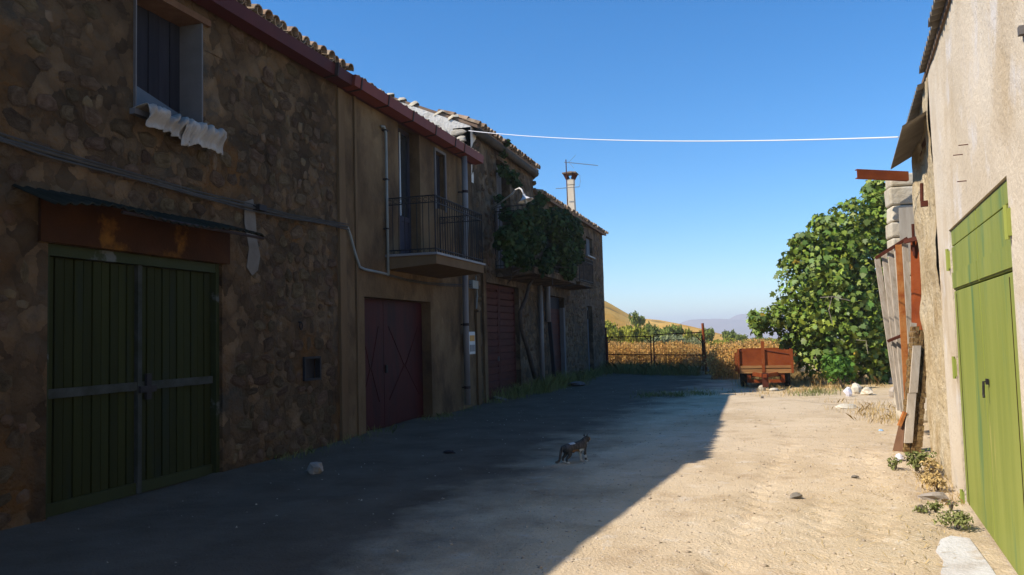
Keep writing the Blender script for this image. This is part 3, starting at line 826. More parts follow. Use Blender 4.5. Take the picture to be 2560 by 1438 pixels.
# roof, gutter with joints, downpipe
roof('roof', h2, YA + .004, YB - .01, W + .2, 5.85, W - 3.6, 7.05, W - 7, 5.97, M['roofbed'])
lay_tiles((W + .24, YA + .3, 5.86), (W + .24, YB - .05, 5.86), sl1, 2, h2, seed=5)
g = MB(); g.prism([(W + .09, YA + .03, GZ - .02), (W + .31, YA + .03, GZ), (W + .335, YA + .03, GZ + .175), (W + .09, YA + .03, GZ + .175)], (0, YB - YA - .05, 0))
gut2 = g.build('gutter', M['gutter_red'], h2)
for px, py in ((842, 180), (901, 210), (969, 255), (1031, 300), (1088, 335), (1137, 365), (1160, 378)):
    y = onx(px, py, W + .31).y
    q = MB(); q.prism([(W + .08, y, GZ - .032), (W + .322, y, GZ - .012), (W + .348, y, GZ + .187), (W + .08, y, GZ + .187)], (0, .035, 0)); q.build('gutter_joint', M['dark_joint'], gut2)
q = MB(); q.fbox(FL, YA + .005, YB - .02, 5.72, 5.775, -.02, .085); q.build('soffit_board', M['gutter_dark'], gut2)
yp = YL(1152, 800)
q = MB(); q.tube([(W + .17, yp, GZ + .0), (W + .17, yp, 4.2), (W + .135, yp, 3.4), (W + .12, yp, 2.2), (W + .12, yp, .12)], .066, 10); dp = q.build('downpipe', M['pvc'], h2, smooth=True)
for z in (4.9, 1.9, .5):
    q = MB(); q.tube([(W + (.17 if z > 4 else .12), yp, z - .03), (W + (.17 if z > 4 else .12), yp, z + .03)], .075, 10); q.bar((W, yp, z), (W + .1, yp, z), .03, .03); q.build('pipe_clip', M['dark_joint'], dp)
yt = YL(960, 500)
q = MB(); q.tube([FL(yt - .13, ZL(955, 320), .03), FL(yt - .05, ZL(955, 318), .05), FL(yt, ZL(960, 335), .06), FL(yt, 4.4, .06), FL(yt, ZL(959, 690), .06)], .024, 8); tp = q.build('gas_pipe', M['white_pipe'], h2, smooth=True)
for z in (5.4, 4.5, 3.6): q = MB(); q.fbox(FL, yt - .05, yt + .05, z - .012, z + .012, .0, .09); q.build('pipe_clip', M['iron'], tp)
q = MB(); q.box((W - 7, YA + .005, 0), (W - 6.6, YB - .01, 5.85)); q.build('back_wall', M['plaster'], h2)

# ---- tall stone house
EZ = 6.66                                                 # eave height
h3 = thing('tall_stone_house', (W, 20.5, 0), 'taller stone house with white rubble gable and vine covered balcony', 'house')
dy0, dy1, dzt = YL(1214, 850), YL(1300, 850), ZL(1255, 712)
vy0, vy1, vz1 = YL(1241, 450), YL(1274, 450), ZL(1242, 396)
ay0, ay1, az0, az1 = YL(1186, 800), YL(1196, 800), ZL(1190, 832), ZL(1190, 775)
bz2 = 3.35
ops3 = [(dy0, dy1, -.1, dzt, .2), (vy0, vy1, bz2 - .02, vz1, .3), (ay0, ay1, az0, az1, .15)]
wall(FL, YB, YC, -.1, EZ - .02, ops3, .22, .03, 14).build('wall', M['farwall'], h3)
lay_stones(FL, YB + .1, YC - .05, .05, EZ - .15, [(o[0] - .1, o[1] + .1, o[2] - .05, o[3] + .1) for o in ops3] + [(by0, by1 + .1, bz - .3, bz)], h3, SM, wr=(.12, .42), hr=(.1, .24), keep=.6, cap=170, seed=31, depth=(.01, .035))
q = MB(); q.fbox(FL, YB + .02, dy0 - .5, .0, 2.2, .002, .05); q.build('render_skirt', M['plaster_tan'], h3)
q = MB(); q.fbox(FL, dy0 - .22, dy0 - .01, .0, dzt + .2, .002, .055); q.build('jamb_render', M['plaster'], h3)
q = MB(); q.fbox(FL, ay0 + .003, ay1 - .003, az0 + .003, az1 - .003, -.15, -.12); q.build('niche_door', M['iron'], h3)
# louvred double door
q = MB(); q.fbox(FL, dy0 + .004, dy1 - .004, -.05, dzt - .004, -.21, -.18); d3 = q.build('double_door', M['red_wood'], h3)
dm = (dy0 + dy1) / 2
for (a, b) in ((dy0 + .03, dm - .01), (dm + .01, dy1 - .03)):
    q = MB()
    for (s0, s1, z0_, z1_) in ((a, a + .09, .04, dzt - .03), (b - .09, b, .04, dzt - .03), (a + .09, b - .09, .04, .16), (a + .09, b - .09, dzt - .13, dzt - .03)): q.fbox(FL, s0, s1, z0_, z1_, -.17, -.12)
    lf = q.build('door_leaf', M['red_wood'], d3)
    n = 15
    for k in range(n):
        z = .17 + (dzt - .31) * k / n
        q = MB(); q.obox(FL(a + .09, z, -.165), FL(0, 0, 0) * 0 + Vector((0, b - a - .18, 0)), Vector((.03, 0, -.03)), Vector((.012, 0, (dzt - .31) / n * .8)))
        q.build('board', M['red_wood'], d3)
q = MB(); q.fbox(FL, dm - .2, dm - .17, .98, 1.1, -.12, -.08); q.build('handle', M['grey_reveal'], d3)
# balcony door upstairs with shutter slats
q = MB(); q.fbox(FL, vy0 + .003, vy1 - .003, bz2, vz1 - .003, -.3, -.27); vd = q.build('balcony_door', M['blue_frame'], h3)
for k in range(5):
    a = vy0 + .02 + (vy1 - vy0 - .04) * k / 5
    q = MB(); q.fbox(FL, a + .01, a + (vy1 - vy0 - .04) / 5 - .01, bz2 + .05, vz1 - .04, -.27, -.23); q.build('shutter_plank', M['grey_reveal'], vd)
b2y0 = YL(1233, 518) ; b2x = ony(1334, 517, b2y0).x
balcony(h3, b2y0, YC + .9, b2x, bz2, .22, scroll=False, matslab='farwall', edgemat='farwall', rail=ZL(1233, 518) - bz2)
# gable towards the street end, whitewashed rubble
def FGab(s, z, off=0.0): return Vector((s, YB - off, z))
slope3 = .43
xr3 = W - 3.55; zr3 = EZ + .02 + 3.55 * slope3
q = MB()
q.prism([(W, YB, 5.3), (W, YB, EZ), (xr3, YB, zr3), (W - 7.1, YB, EZ), (W - 7.1, YB, 5.3)], (0, .4, 0))
q.build('gable', M['mortar_pale'], h3)
r_ = random.Random(5); R0 = frame_rot(FGab)
for row in range(9):
    z = 5.75 + row * .2
    x = W - .02 - r_.uniform(0, .1)
    while x > W - 2.6:
        w = r_.uniform(.22, .5); h = r_.uniform(.17, .26)
        if z + h * .6 < EZ + (W - (x - w * .15)) * slope3 and (r_.random() < (.95 if (x > W - .9 or z < 6.5) else .35)):
            inst('stone', r_.choice(SMP), h3, FGab(x - w / 2, z + r_.uniform(-.03, .03), 0), R0 @ Matrix.Rotation(r_.uniform(-.2, .2), 3, 'Z'), (w * 1.02, h, r_.uniform(.03, .07)))
        x -= w + .02
for k in range(9):                                       # loose coping stones along the verge
    x = W - .15 - k * .34; z = EZ + (W - x) * slope3 + .05
    if k in (0, 3): continue
    inst('coping_stone', random.choice(stone_meshes(M['limestone'], 2, 60 + k, 'coping_stone')), h3, (x, YB + .12, z), Matrix.Rotation(-math.atan(slope3), 3, 'Y'), (.36, .34, r_.uniform(.05, .09)))
roof('roof', h3, YB + .05, YC + .1, W + .16, EZ + .02, xr3, zr3 + .06, W - 7.2, EZ, M['roofbed'])
sl3 = Vector((1, 0, -slope3)).normalized()
lay_tiles((W + .2, YB + .2, EZ + .035), (W + .2, YC + .12, EZ + .035), sl3, 3, h3, seed=8, jit=.03)
for k in range(6):
    inst('tile', TM, h3, (W + .18 - k * .36, YC + .12, EZ + .05 + k * .36 * slope3), Matrix((sl3.cross(Vector((0, 1, 0)).cross(sl3)) * -1, sl3, Vector((slope3, 0, 1)).normalized())).transposed())
q = MB(); q.tube([(W + .13, YB + .15, EZ - .12), (W + .14, 20, EZ - .13), (W + .13, YC - .15, EZ - .15)], .105, 10); q.build('gutter', M['gutter_old'], h3, smooth=True)
q = MB(); q.box((W - 7.1, YB + .4, 0), (W - 6.7, YC, EZ - .1)); q.prism([(W, YC - .3, 5.3), (W, YC - .3, EZ - .06), (xr3, YC - .3, zr3 - .1), (W - 7.1, YC - .3, EZ - .06), (W - 7.1, YC - .3, 5.3)], (0, .3, 0)); q.build('back_wall', M['farwall'], h3)
RE = [FL(YC, z, 0) for z in np.arange(5.6, EZ, .22)]
for p in RE:                                             # ragged quoins on the far corner
    inst('stone', random.choice(SM), h3, p + Vector((-.1, .02, 0)), R0, (.4, .2, .12))

# ---- far house
h4 = thing('far_stone_house', (W, 29, 0), 'lower stone house at the far end of the row with tall chimney', 'house')
E4 = 5.98
q1, q2, qz = YL(1376, 850), YL(1413, 850), ZL(1394, 742)
w1, w2, w3, w4 = YL(1465, 620), YL(1481, 620), ZL(1472, 640), ZL(1472, 594)
e1, e2, ez = YL(1470, 850), YL(1483, 850), ZL(1476, 766)
ops4 = [(q1, q2, -.1, qz, .2), (w1, w2, w3, w4, .2), (e1, e2, -.1, ez, .2)]
wall(FL, YC + .004, YD, -.1, E4 - .02, ops4, .25, .03, 24, ends=(0, 1), thick=3.9).build('wall', M['farwall'], h4)
lay_stones(FL, YC + .1, YD - .05, .05, E4 - .15, [(o[0] - .1, o[1] + .1, o[2] - .05, o[3] + .1) for o in ops4], h4, SM, wr=(.14, .44), hr=(.12, .26), keep=.75, cap=280, seed=41, depth=(.01, .035))
q = MB(); q.fbox(FL, q1 + .003, q2 - .003, -.05, qz - .003, -.21, -.18); d4 = q.build('door', M['dark_wood'], h4)
zt4 = ZL(1394, 768)
for k in range(14):
    z = .06 + (zt4 - .1) * k / 14
    qq = MB(); qq.fbox(FL, q1 + .06, q2 - .06, z + .006, z + (zt4 - .1) / 14 - .006, -.18, -.14); qq.build('board', M['red_wood'], d4)
qq = MB(); qq.fbox(FL, q2 - .22, q2 - .02, .02, zt4, -.12, .02); qq.build('door_jamb', M['grey_reveal'], d4)
qq = MB(); qq.fbox(FL, q1 + .35, q1 + .75, 1.30, 1.38, -.14, -.125); qq.build('plate', M['blue_frame'], d4)
q = MB(); q.fbox(FL, w1 + .003, w2 - .003, w3 + .003, w4 - .003, -.2, -.17); w4o = q.build('window', M['dark_wood'], h4)
q = MB(); q.fbox(FL, w1 - .12, w2 + .12, w3 - .06, w3, -.18, .09); q.build('sill', M['marble'], w4o)
q = MB(); q.fbox(FL, (w1 + w2) / 2, w2 - .02, w3 + .02, w4 - .02, -.15, -.11); q.build('shutter', M['blue_board'], w4o)
q = MB(); q.fbox(FL, e1 + .003, e2 - .003, -.05, ez - .003, -.21, -.17); eo = q.build('door', M['blue_board'], h4)
q = MB(); q.fbox(FL, e1 + .1, e2 - .1, ez - .5, ez - .15, -.165, -.155); q.build('fanlight', M['glass'], eo)
balcony(h4, YL(1385, 715), onx(1484, 716, W + .85).y, W + .9, ZL(1386, 706), .16, scroll=False, matslab='farwall', edgemat='farwall', rail=.85)
roof('roof', h4, YC + .15, YD + .15, W + .16, E4 + .02, W - 2.1, E4 + .62, W - 4.1, E4 - .1, M['roofbed'])
sl4 = Vector((2.26, 0, -.6)).normalized()
lay_tiles((W + .2, YC + .4, E4 + .03), (W + .2, YD + .2, E4 + .03), sl4, 2, h4, seed=18, jit=.03)
q = MB(); q.box((W - 4, YC, 0), (W - 3.6, YD, E4 - .1)); q.prism([(W - .02, YD - .4, E4 - .03), (W - 2.1, YD - .4, E4 + .55), (W - 3.95, YD - .4, E4 - .1)], (0, .38, 0)); q.build('back_wall', M['farwall'], h4)
yd2 = YL(1346, 850)
q = MB(); q.tube([(W + .1, yd2, 3.2), (W + .1, yd2, .1)], .07, 10); dp = q.build('downpipe', M['pvc'], h4, smooth=True)
yd3 = YL(1364, 850)
q = MB(); q.tube([(W + .1, yd3, ZL(1364, 690)), (W + .1, yd3, ZL(1364, 805))], .085, 10); d5 = q.build('broken_pipe', M['pvc'], h4, smooth=True)
q = MB(); q.bar((W + .12, yd3 + .1, ZL(1366, 805)), (W + .16, yd3 + .4, .05), .12, .07); q.build('prop_post', M['dark_wood'], d5)
# chimney
cy = 32.4
ca = ony(1420, 520, cy).x; cb = ony(1437, 520, cy).x
ctop = ony(1430, 450, cy).z
ch = MB()
w0 = (cb - ca) * .62
cc = (ca + cb) / 2
def frus(q, z0, z1, r0, r1): q.add([(cc - r0, cy - r0, z0), (cc + r0, cy - r0, z0), (cc + r0, cy + r0, z0), (cc - r0, cy + r0, z0), (cc - r1, cy - r1, z1), (cc + r1, cy - r1, z1), (cc + r1, cy + r1, z1), (cc - r1, cy + r1, z1)], [(0, 1, 5, 4), (1, 2, 6, 5), (2, 3, 7, 6), (3, 0, 4, 7), (4, 5, 6, 7), (3, 2, 1, 0)])
frus(ch, 5.9, ctop - .22, w0 * 1.05, w0 * .76)
chim = ch.build('chimney', M['rplaster'], h4)
q = MB(); frus(q, ctop - .215, ctop + .02, w0 * .86, w0 * .84); q.build('collar', M['rplaster'], chim)
q = MB()
for sx in (-1, 1):
    for sy in (-1, 1): q.bar((cc + sx * w0 * .6, cy + sy * w0 * .6, ctop + .02), (cc + sx * w0 * 1.15, cy + sy * w0 * 1.15, ctop + .25), .1, .1)
q.build('cap_leg', M['rust_dark'], chim)
q = MB(); frus(q, ctop + .24, ctop + .29, w0 * 1.65, w0 * 1.6); frus(q, ctop + .291, ctop + .37, w0 * 1.45, w0 * .2); q.build('cap', M['tile'], chim)

# ================================================================== television aerial
ax, ay = ony(1419, 500, cy - .45).x, cy - .45
at = thing('television_aerial', (ax, ay, 6.2), 'rusty television aerial mast strapped in front of the chimney', 'aerial')
ztop = ony(1418, 399, ay).z
q = MB(); q.tube([(ax, ay, 6.0), (ax - .02, ay, ztop)], .022, 6); q.build('mast', M['rust_dark'], at)
zb = ony(1418, 405, ay).z; pe = ony(1495, 414, ay)
q = MB(); q.tube([(ax - .1, ay, zb), pe], .012, 5); boom = q.build('boom', M['pvc'], at)
for k in range(13):
    t = .1 + .88 * k / 12; p = Vector((ax, ay, zb)).lerp(pe, t)
    q = MB(); q.tube([p + Vector((0, -.17 + .05 * t, 0)), p + Vector((0, .17 - .05 * t, 0))], .005, 4); q.build('element', M['pvc'], boom)
q = MB(); q.tube([(ax + .1, ay, zb - .02), (ax + .45, ay - .2, zb + .22)], .006, 4); q.tube([(ax + .1, ay, zb - .02), (ax + .35, ay - .2, zb - .33)], .006, 4); q.build('reflector', M['pvc'], boom)
zc = ony(1418, 470, ay).z
q = MB(); q.tube([(ony(1390, 471, ay).x, ay - .03, zc), (ony(1449, 470, ay).x, ay - .03, zc)], .014, 5); q.tube([(ony(1449, 470, ay).x, ay - .03, zc), (ony(1451, 455, ay).x, ay - .03, zc + .2), (ony(1450, 440, ay).x, ay - .03, zc + .5)], .007, 4); q.build('cross_bar', M['pvc'], at)

# ================================================================== right building
h5 = thing('plaster_building', (RB.x, RB.y, 0), 'pale sunlit plaster building at right with yellow green metal door', 'house')
gd0 = onr(2393, 930)[0]; gd1 = onr(2524, 560)[0]
dzt5 = onr(2371, 577)[1]
dA, dB = min(gd0, gd1), max(gd0, gd1)
s_pl = onr(2346, 630)[0]                                 # plaster ends
s_end = onr(2303, 640)[0]                                # rough masonry ends
EZ5 = 4.20
wall(FR, -13, s_pl, -.1, EZ5, [(dA, dB, -.1, dzt5, .09)], .2, .02, 60, ends=(1, 1)).build('wall', M['rplaster'], h5)
wall(FR, s_pl + .003, s_end + .25, -.1, EZ5 + .05, [], .09, .07, 66, ends=(0, 1)).build('bare_wall', M['rrough'], h5)
q = MB()
q.fbox(FR, -13, s_end + .2, .0, EZ5 + 1.0, -6.3, -5.9); q.fbox(FR, s_end - .2, s_end + .2, .0, EZ5 - .1, -5.9, -.5); q.fbox(FR, -13, -12.6, 0, EZ5 - .1, -5.9, -.5)
q.build('back_wall', M['rrough'], h5)
q = MB(); q.obox(FR(-13, EZ5 + .0, .02), FR(s_end + .2, 0, 0) - FR(-13, 0, 0), RN * -6.4 + Vector((0, 0, 1.3)), Vector((0, 0, .05))); q.build('roof', M['roofbed'], h5)
dn5 = (RN * 6.4 + Vector((0, 0, -1.3))).normalized()
def corrugated(fr, s0, s1, o0, z0, o1, z1, pitch=.07, amp=.012, th=.006):
    m = MB(); n = int(abs(s1 - s0) / pitch * 6)
    for i in range(n + 1):
        s = s0 + (s1 - s0) * i / n; w = amp * math.sin(2 * PI * s / pitch)
        m.v += [tuple(fr(s, z0 + w, o0)), tuple(fr(s, z1 + w, o1)), tuple(fr(s, z1 + w - th, o1)), tuple(fr(s, z0 + w - th, o0))]
    for i in range(n):
        a = i * 4
        for (p, r) in ((0, 1), (1, 2), (2, 3), (3, 0)): m.f.append((a + p, a + r, a + 4 + r, a + 4 + p)); m.m.append(0)
    return m
for (sa_, sb_, o_, z_) in ((-3.0, -.8, .10, .10), (-.85, .55, .07, .085), (.5, 1.9, .10, .10), (1.85, s_pl + .12, .07, .085)):
    corrugated(FR, sa_, sb_, -1.6, EZ5 + z_ + .34, o_, EZ5 + z_, .15, .028, .012).build('roof_sheet', M['corr'], h5)
def FD_(s, z, off=0.0): return FR(s, z, off + .042)
# metal door: two leaves of sheet, rails, strap hinges, handle
q = MB(); q.fbox(FD_, dA + .003, dB - .003, -.05, dzt5 - .004, -.13, -.10)
dg = q.build('metal_door', M['seam'], h5)
sm = onr(2452, 850)[0]
for (a, b) in ((dA + .02, sm - .014), (sm + .014, dB - .02)):
    zt = dzt5 - .16; zm = onr(2383, 727)[1]
    sp = a + .17 if b > sm else None
    for (z0_, z1_) in ((.03, zm - .006), (zm + .006, zt)):
        q = MB()
        q.fbox(FD_, a, b, z0_, z1_, -.097, -.055)
        q.build('panel', M['green_door'], dg, bevel=.004)
    q = MB(); q.fbox(FD_, a, b, zt + .01, dzt5 - .008, -.097, -.058); q.build('top_panel', M['green_door'], dg, bevel=.004)
    q = MB(); q.fbox(FD_, a, b, zm + .02, zm + .16, -.054, -.045); q.build('stiffener', M['green_door'], dg)
    for sx in ((a + .16,) if a < sm - .1 else (b - .16,)):
        q = MB(); q.fbox(FD_, sx - .004, sx + .004, .03, zm - .03, -.0545, -.0515); q.build('seam', M['seam'], dg)
for (sx, zz) in ((dA - .03, onr(2519, 560)[1]), (dB + .03, onr(2375, 650)[1]), (dB + .03, onr(2394, 920)[1]), (dB + .03, onr(2410, 1250)[1])):
    q = MB(); q.tube([FD_(sx, zz - .10, -.022), FD_(sx, zz + .10, -.022)], .014, 8); q.fbox(FD_, sx - .02, sx + .02, zz - .08, zz + .08, -.045, -.024); q.build('hinge', M['green_door'], dg)
hs, hz_ = onr(2468, 965)
q = MB(); q.tube([FD_(hs, hz_ + .03, -.05), FD_(hs, hz_ + .03, -.02), FD_(hs - .01, hz_ - .06, -.015), FD_(hs - .02, hz_ - .08, -.015)], .009, 6); q.fbox(FD_, hs - .025, hs + .025, hz_ + .01, hz_ + .05, -.05, -.035); q.build('handle', M['iron'], dg)
for (a, b) in ((2423, 361), (2408, 386), (2419, 452)):
    s_, z_ = onr(a, b)
    q = MB(); q.tube([FR(s_, z_, -.03), FR(s_, z_, .07)], .004, 5); q.build('nail', M['rust_dark'], h5)
s_, z_ = onr(2560, 75)
q = MB(); q.fbox(FR, s_ - .02, s_ + .02, z_ - .025, z_ + .02, .0, .025); q.build('junction_box', M['grey_reveal'], h5)
s_, z_ = onr(2318, 480)
q = MB(); q.tube([FR(s_, z_ + .10, .05), FR(s_ - .02, z_ - .10, .06)], .02, 8); q.fbox(FR, s_ - .04, s_ + .04, z_ - .16, z_ - .1, .0, .07); q.build('iron_hinge_pin', M['rust_dark'], h5)
# concrete apron in front of the metal door
ap = [ong(2352, 1352), ong(2378, 1345), ong(2404, 1340), ong(2424, 1352), ong(2446, 1378), ong(2478, 1425), ong(2530, 1500), ong(2470, 1560), ong(2400, 1540), ong(2372, 1470), ong(2352, 1440), ong(2360, 1410), ong(2340, 1385)]
q = MB(); q.prism([(p.x, p.y, gz(p.x, p.y) - .03) for p in ap], (0, 0, .042)); ao = q.build('concrete_apron', M['concrete'])
tag(ao, 'worn pale concrete apron at the foot of the green metal door', kind='structure')

# ---- ruin beyond: limestone pier, rusty beam, corrugated roof sheet
dR = 13.6
pr = thing('stone_pier', ond(2262, 1000, dR).xy.to_3d(), 'crumbling limestone pier behind the leaning slats', 'pier')
pc = ond(2264, 700, dR)
zcur = 0.0; k = 0
rr = random.Random(3)
ptop = ond(2262, 436, dR).z
while zcur < ptop:
    h = rr.uniform(.2, .34); h = min(h, ptop - zcur + .02)
    wv = rr.uniform(.30, .36) + (.06 if zcur > 3.4 else 0)
    me = MB()
    n = 5
    o = Vector((pc.x - .2 + rr.uniform(-.04, .03), pc.y - .2, zcur))
    me.obox(o, Vector((wv + .08, .03, 0)), Vector((-.03, .42, 0)), Vector((rr.uniform(-.02, .02), 0, h - .012)))
    b = me.build('block', M['limestone'], pr, bevel=.03)
    zcur += h
q = MB(); p0 = ond(2247, 520, dR - .6); p1 = ond(2252, 655, dR - .6)
q.obox(p1, RN * -.3, RU * .05, p0 - p1); q.build('board', M['grey_plank'], pr)
bm_ = thing('steel_beam', ond(2250, 437, dR), 'rusty steel channel beam jutting out from the pier top', 'beam')
b0 = ond(2272, 440, dR - .3); b1 = ond(2143, 434, dR - .3); up = Vector((0, 0, 1))
hb = .155; ddir = (b1 - b0)
back = ddir.cross(up).normalized()
if back.y < 0: back = -back
q = MB()
q.obox(b0 - up * hb / 2, ddir, back * .012, up * hb); q.obox(b0 - up * hb / 2 + back * .012, ddir, back * .07, up * .012); q.obox(b0 + up * (hb / 2 - .012) + back * .012, ddir, back * .07, up * .012)
q.build('channel', M['rust'], bm_)
cs_ = thing('roof_sheet', FR(s_end + 1.2, 4.2, .2), 'dark corrugated sheet overhanging beyond the plaster building', 'sheet')
oA = .26
sA = onr(2256, 330, oA)[0]; sB = onr(2226, 412, oA)[0]; zA = onr(2256, 330, oA)[1]; zB_ = onr(2226, 412, oA)[1]
zS = (zA + zB_) / 2
corrugated(FR, min(sA, sB), max(sA, sB) + .0, -.35, zS + .34, oA, zS).build('sheet', M['corr'], cs_)
sC, zC = onr(2294, 232, .08); sD, zD = onr(2264, 300, .08)
corrugated(FR, min(sC, sD), max(sC, sD), -.6, (zC + zD) / 2 + .2, .08, (zC + zD) / 2, .16, .03).build('upper_sheet', M['corr'], cs_)
q = MB(); q.fbox(FR, min(sA, sB) + .1, max(sA, sB) - .1, zS - .03, zS + .06, -.1, -.03); q.build('batten', M['brown_wood'], cs_)
# wall of the ruin running on
rw = thing('ruined_wall', FR(s_end + 3.5, 0, -.4), 'low broken stone wall behind the slat panel', 'wall')
wall(lambda s, z, off=0: FR(s, z, off - .75), s_end + .35, s_end + 5.2, -.1, 4.0, [(s_end + .5, s_end + 1.9, -.1, 3.0, .4)], .25, .08, 91).build('masonry', M['rrough'], rw)

# ---- leaning slat panel
sp_ = thing('slat_panel', ond(2235, 1050, 12.4), 'leaning panel of grey weathered slats with one teal strip', 'slat panel')
tops = [(2193, 648), (2210, 632), (2226, 622), (2244, 612), (2262, 606)]
bots = [(2250, 1026), (2258, 1030), (2266, 1034), (2276, 1036), (2288, 1036)]
for i, (t, b) in enumerate(zip(tops, bots)):
    d0, d1 = 12.9 - i * .12, 12.0 - i * .1
    a, c = ond(*t, d0), ond(*b, d1)
    q = MB(); q.bar(a, c, .085 if i != 3 else .11, .025, Vector((.25, -1, .1)))
    q.build('slat', M['old_wood'], sp_)
a, c = ond(2236, 868, 12.25), ond(2268, 1030, 11.9)
q = MB(); q.bar(a, c, .055, .02, Vector((.25, -1, .1))); q.build('painted_slat', M['teal_wood'], sp_)
a, c = ond(2228, 862, 12.3), ond(2260, 1024, 12.0)
q = MB(); q.bar(a, c, .045, .02, Vector((.25, -1, .1))); q.build('slat', M['old_wood'], sp_)
for (p, r, dd) in (((2190, 645), (2268, 596), 12.75), ((2222, 852), (2252, 840), 12.25)):
    q = MB(); q.bar(ond(*p, dd + .02), ond(*r, dd - .45), .05, .04, Vector((.25, -1, .1))); q.build('iron_strap', M['rust_dark'], sp_)
ra = thing('rusty_angle_iron', ond(2258, 1040, 11.8), 'bright rusty angle iron upright among the slats', 'iron post')
q = MB(); q.bar(ond(2246, 612, 12.0), ond(2271, 1040, 11.6), .085, .02, Vector((.1, -1, .1))); q.bar(ond(2251, 612, 12.05), ond(2276, 1040, 11.65), .02, .07, Vector((.1, -1, .1)))
q.build('angle', M['rust_bright'], ra)
rs = thing('rusty_sheet', ond(2295, 1000, 11.5), 'tall rusty iron sheet standing between slats and wall', 'sheet')
q = MB(); P = [ond(2276, 598, 11.6), ond(2300, 604, 11.5), ond(2311, 815, 11.3), ond(2306, 1060, 11.1), ond(2282, 1060, 11.3)]
q.prism(P, Vector((.02, .03, 0))); q.build('sheet', M['rust'], rs)
q = MB(); q.bar(ond(2262, 604, 11.55), ond(2310, 592, 11.3), .05, .06); q.tube([ond(2282, 560, 11.5), ond(2286, 640, 11.5)], .02, 6); q.build('strap', M['rust_dark'], rs)
# ---- rotten beam with a pale plank
bb = thing('rotten_beam', ong(2282, 1165), 'rotten split beam with a pale plank, leaning by the plaster corner', 'beam')
top1, bot1 = ond(2304, 815, 10.55), ond(2282, 1168, 10.05)
bot1.z = .0
q = MB()
ax_ = (top1 - bot1); sdv = Vector((1, .25, 0)).normalized(); fv = Vector((-.25, 1, 0)).normalized()
rr = random.Random(9)
for (o, w, l0, l1) in ((-.10, .075, .0, 1.0), (-.015, .06, .0, .97), (.05, .07, .0, .93)):
    n = 22
    for k in range(n):
        t0 = l0 + (l1 - l0) * k / n; t1 = l0 + (l1 - l0) * (k + .93) / n
        j = rr.uniform(-.006, .006)
        q.obox(bot1 + ax_ * t0 + sdv * (o + j), ax_ * (t1 - t0), sdv * (w + rr.uniform(-.01, .01)), fv * (.12 + rr.uniform(-.02, .02)))
q.build('beam', M['burnt_wood'], bb)
q = MB()
for (t0, t1, o) in ((.08, .46, -.115), (.465, .84, -.10)): q.obox(bot1 + ax_ * t0 + sdv * o - fv * .03, ax_ * (t1 - t0), sdv * .10, fv * .025)
q.build('plank', M['pale_wood'], bb)
q = MB(); q.tube([ond(2262, 1040, 10.3), ond(2262, 1175, 10.0)], .012, 6); q.build('rod', M['rust_bright'], bb)
q = MB(); q.bar(ond(2284, 808, 10.9), ond(2268, 1030, 10.6), .075, .025, Vector((0, -1, .1))); q.build('lath', M['old_wood'], bb)
sh = thing('broken_board', ong(2240, 1150), 'dark brown broken board with ochre edge at the beam foot', 'board')
q = MB(); q.prism([ond(2226, 1150, 10.15), ond(2252, 1040, 10.3), ond(2262, 1052, 10.2), ond(2256, 1140, 10.1)], Vector((.05, .06, 0))); q.build('board', M['brown_wood'], sh)
q = MB(); q.bar(ond(2248, 1065, 10.2), ond(2262, 1030, 10.2), .05, .04); q.build('ochre_strip', M['rust_bright'], sh)

# ================================================================== things on the left row
# sacking over the sill
ck = thing('sacking_bundle', FL((wy0 + wy1) / 2, wz0, .1), 'dirty white sacking bundled over the upper window sill', 'cloth')
def drape(y0, y1, hem, seed, push, nm):
    n1, n2 = 90, 26
    path = [(-.16, .035), (-.02, .06), (.07, .065), (.12, .02), (.13, -.06), (.125, -.16), (.12, -.30)]
    pa = np.array(path); tt = np.linspace(0, len(path) - 1, n2)
    X0 = np.interp(tt, range(len(path)), pa[:, 0]); Z0 = np.interp(tt, range(len(path)), pa[:, 1])
    V = np.zeros((n1, n2, 3)); u = np.linspace(0, 1, n1)
    for i in range(n1):
        hl = hem * (.62 + .5 * float(vn(u[i] * 2.4, 1, seed)))
        for j in range(n2):
            v = j / (n2 - 1)
            rid = 1 - abs(2 * float(vn(u[i] * 9 + .6 * math.sin(v * 3 + seed), v * 1.2, seed + 3)) - 1)
            rid2 = 1 - abs(2 * float(vn(u[i] * 21 + v * 3, v * 2.5, seed + 9)) - 1)
            fold = (.13 * rid + .05 * rid2) * (.45 + .55 * math.sin(PI * min(1, v * 1.15)))
            z = Z0[j] if Z0[j] > 0 else Z0[j] * hl / .30
            V[i, j] = (W + X0[j] + fold + push, y0 + (y1 - y0) * u[i] + .05 * (float(vn(v * 3, u[i] * 5, seed + 5)) - .5), wz0 - .075 + z + fold * .35)
    ii = np.arange(n1 * n2).reshape(n1, n2)
    Fq = np.stack([ii[:-1, :-1], ii[1:, :-1], ii[1:, 1:], ii[:-1, 1:]], -1).reshape(-1, 4)
    o = npobj(nm, V.reshape(-1, 3), Fq, M['cloth'], ck, smooth=True)
    so = o.modifiers.new('solid', 'SOLIDIFY'); so.thickness = .006
drape(wy0 - .02, wy0 + .75, .20, 5, .0, 'sack')
drape(wy0 + .55, wy1 + .17, .22, 12, .015, 'sack')

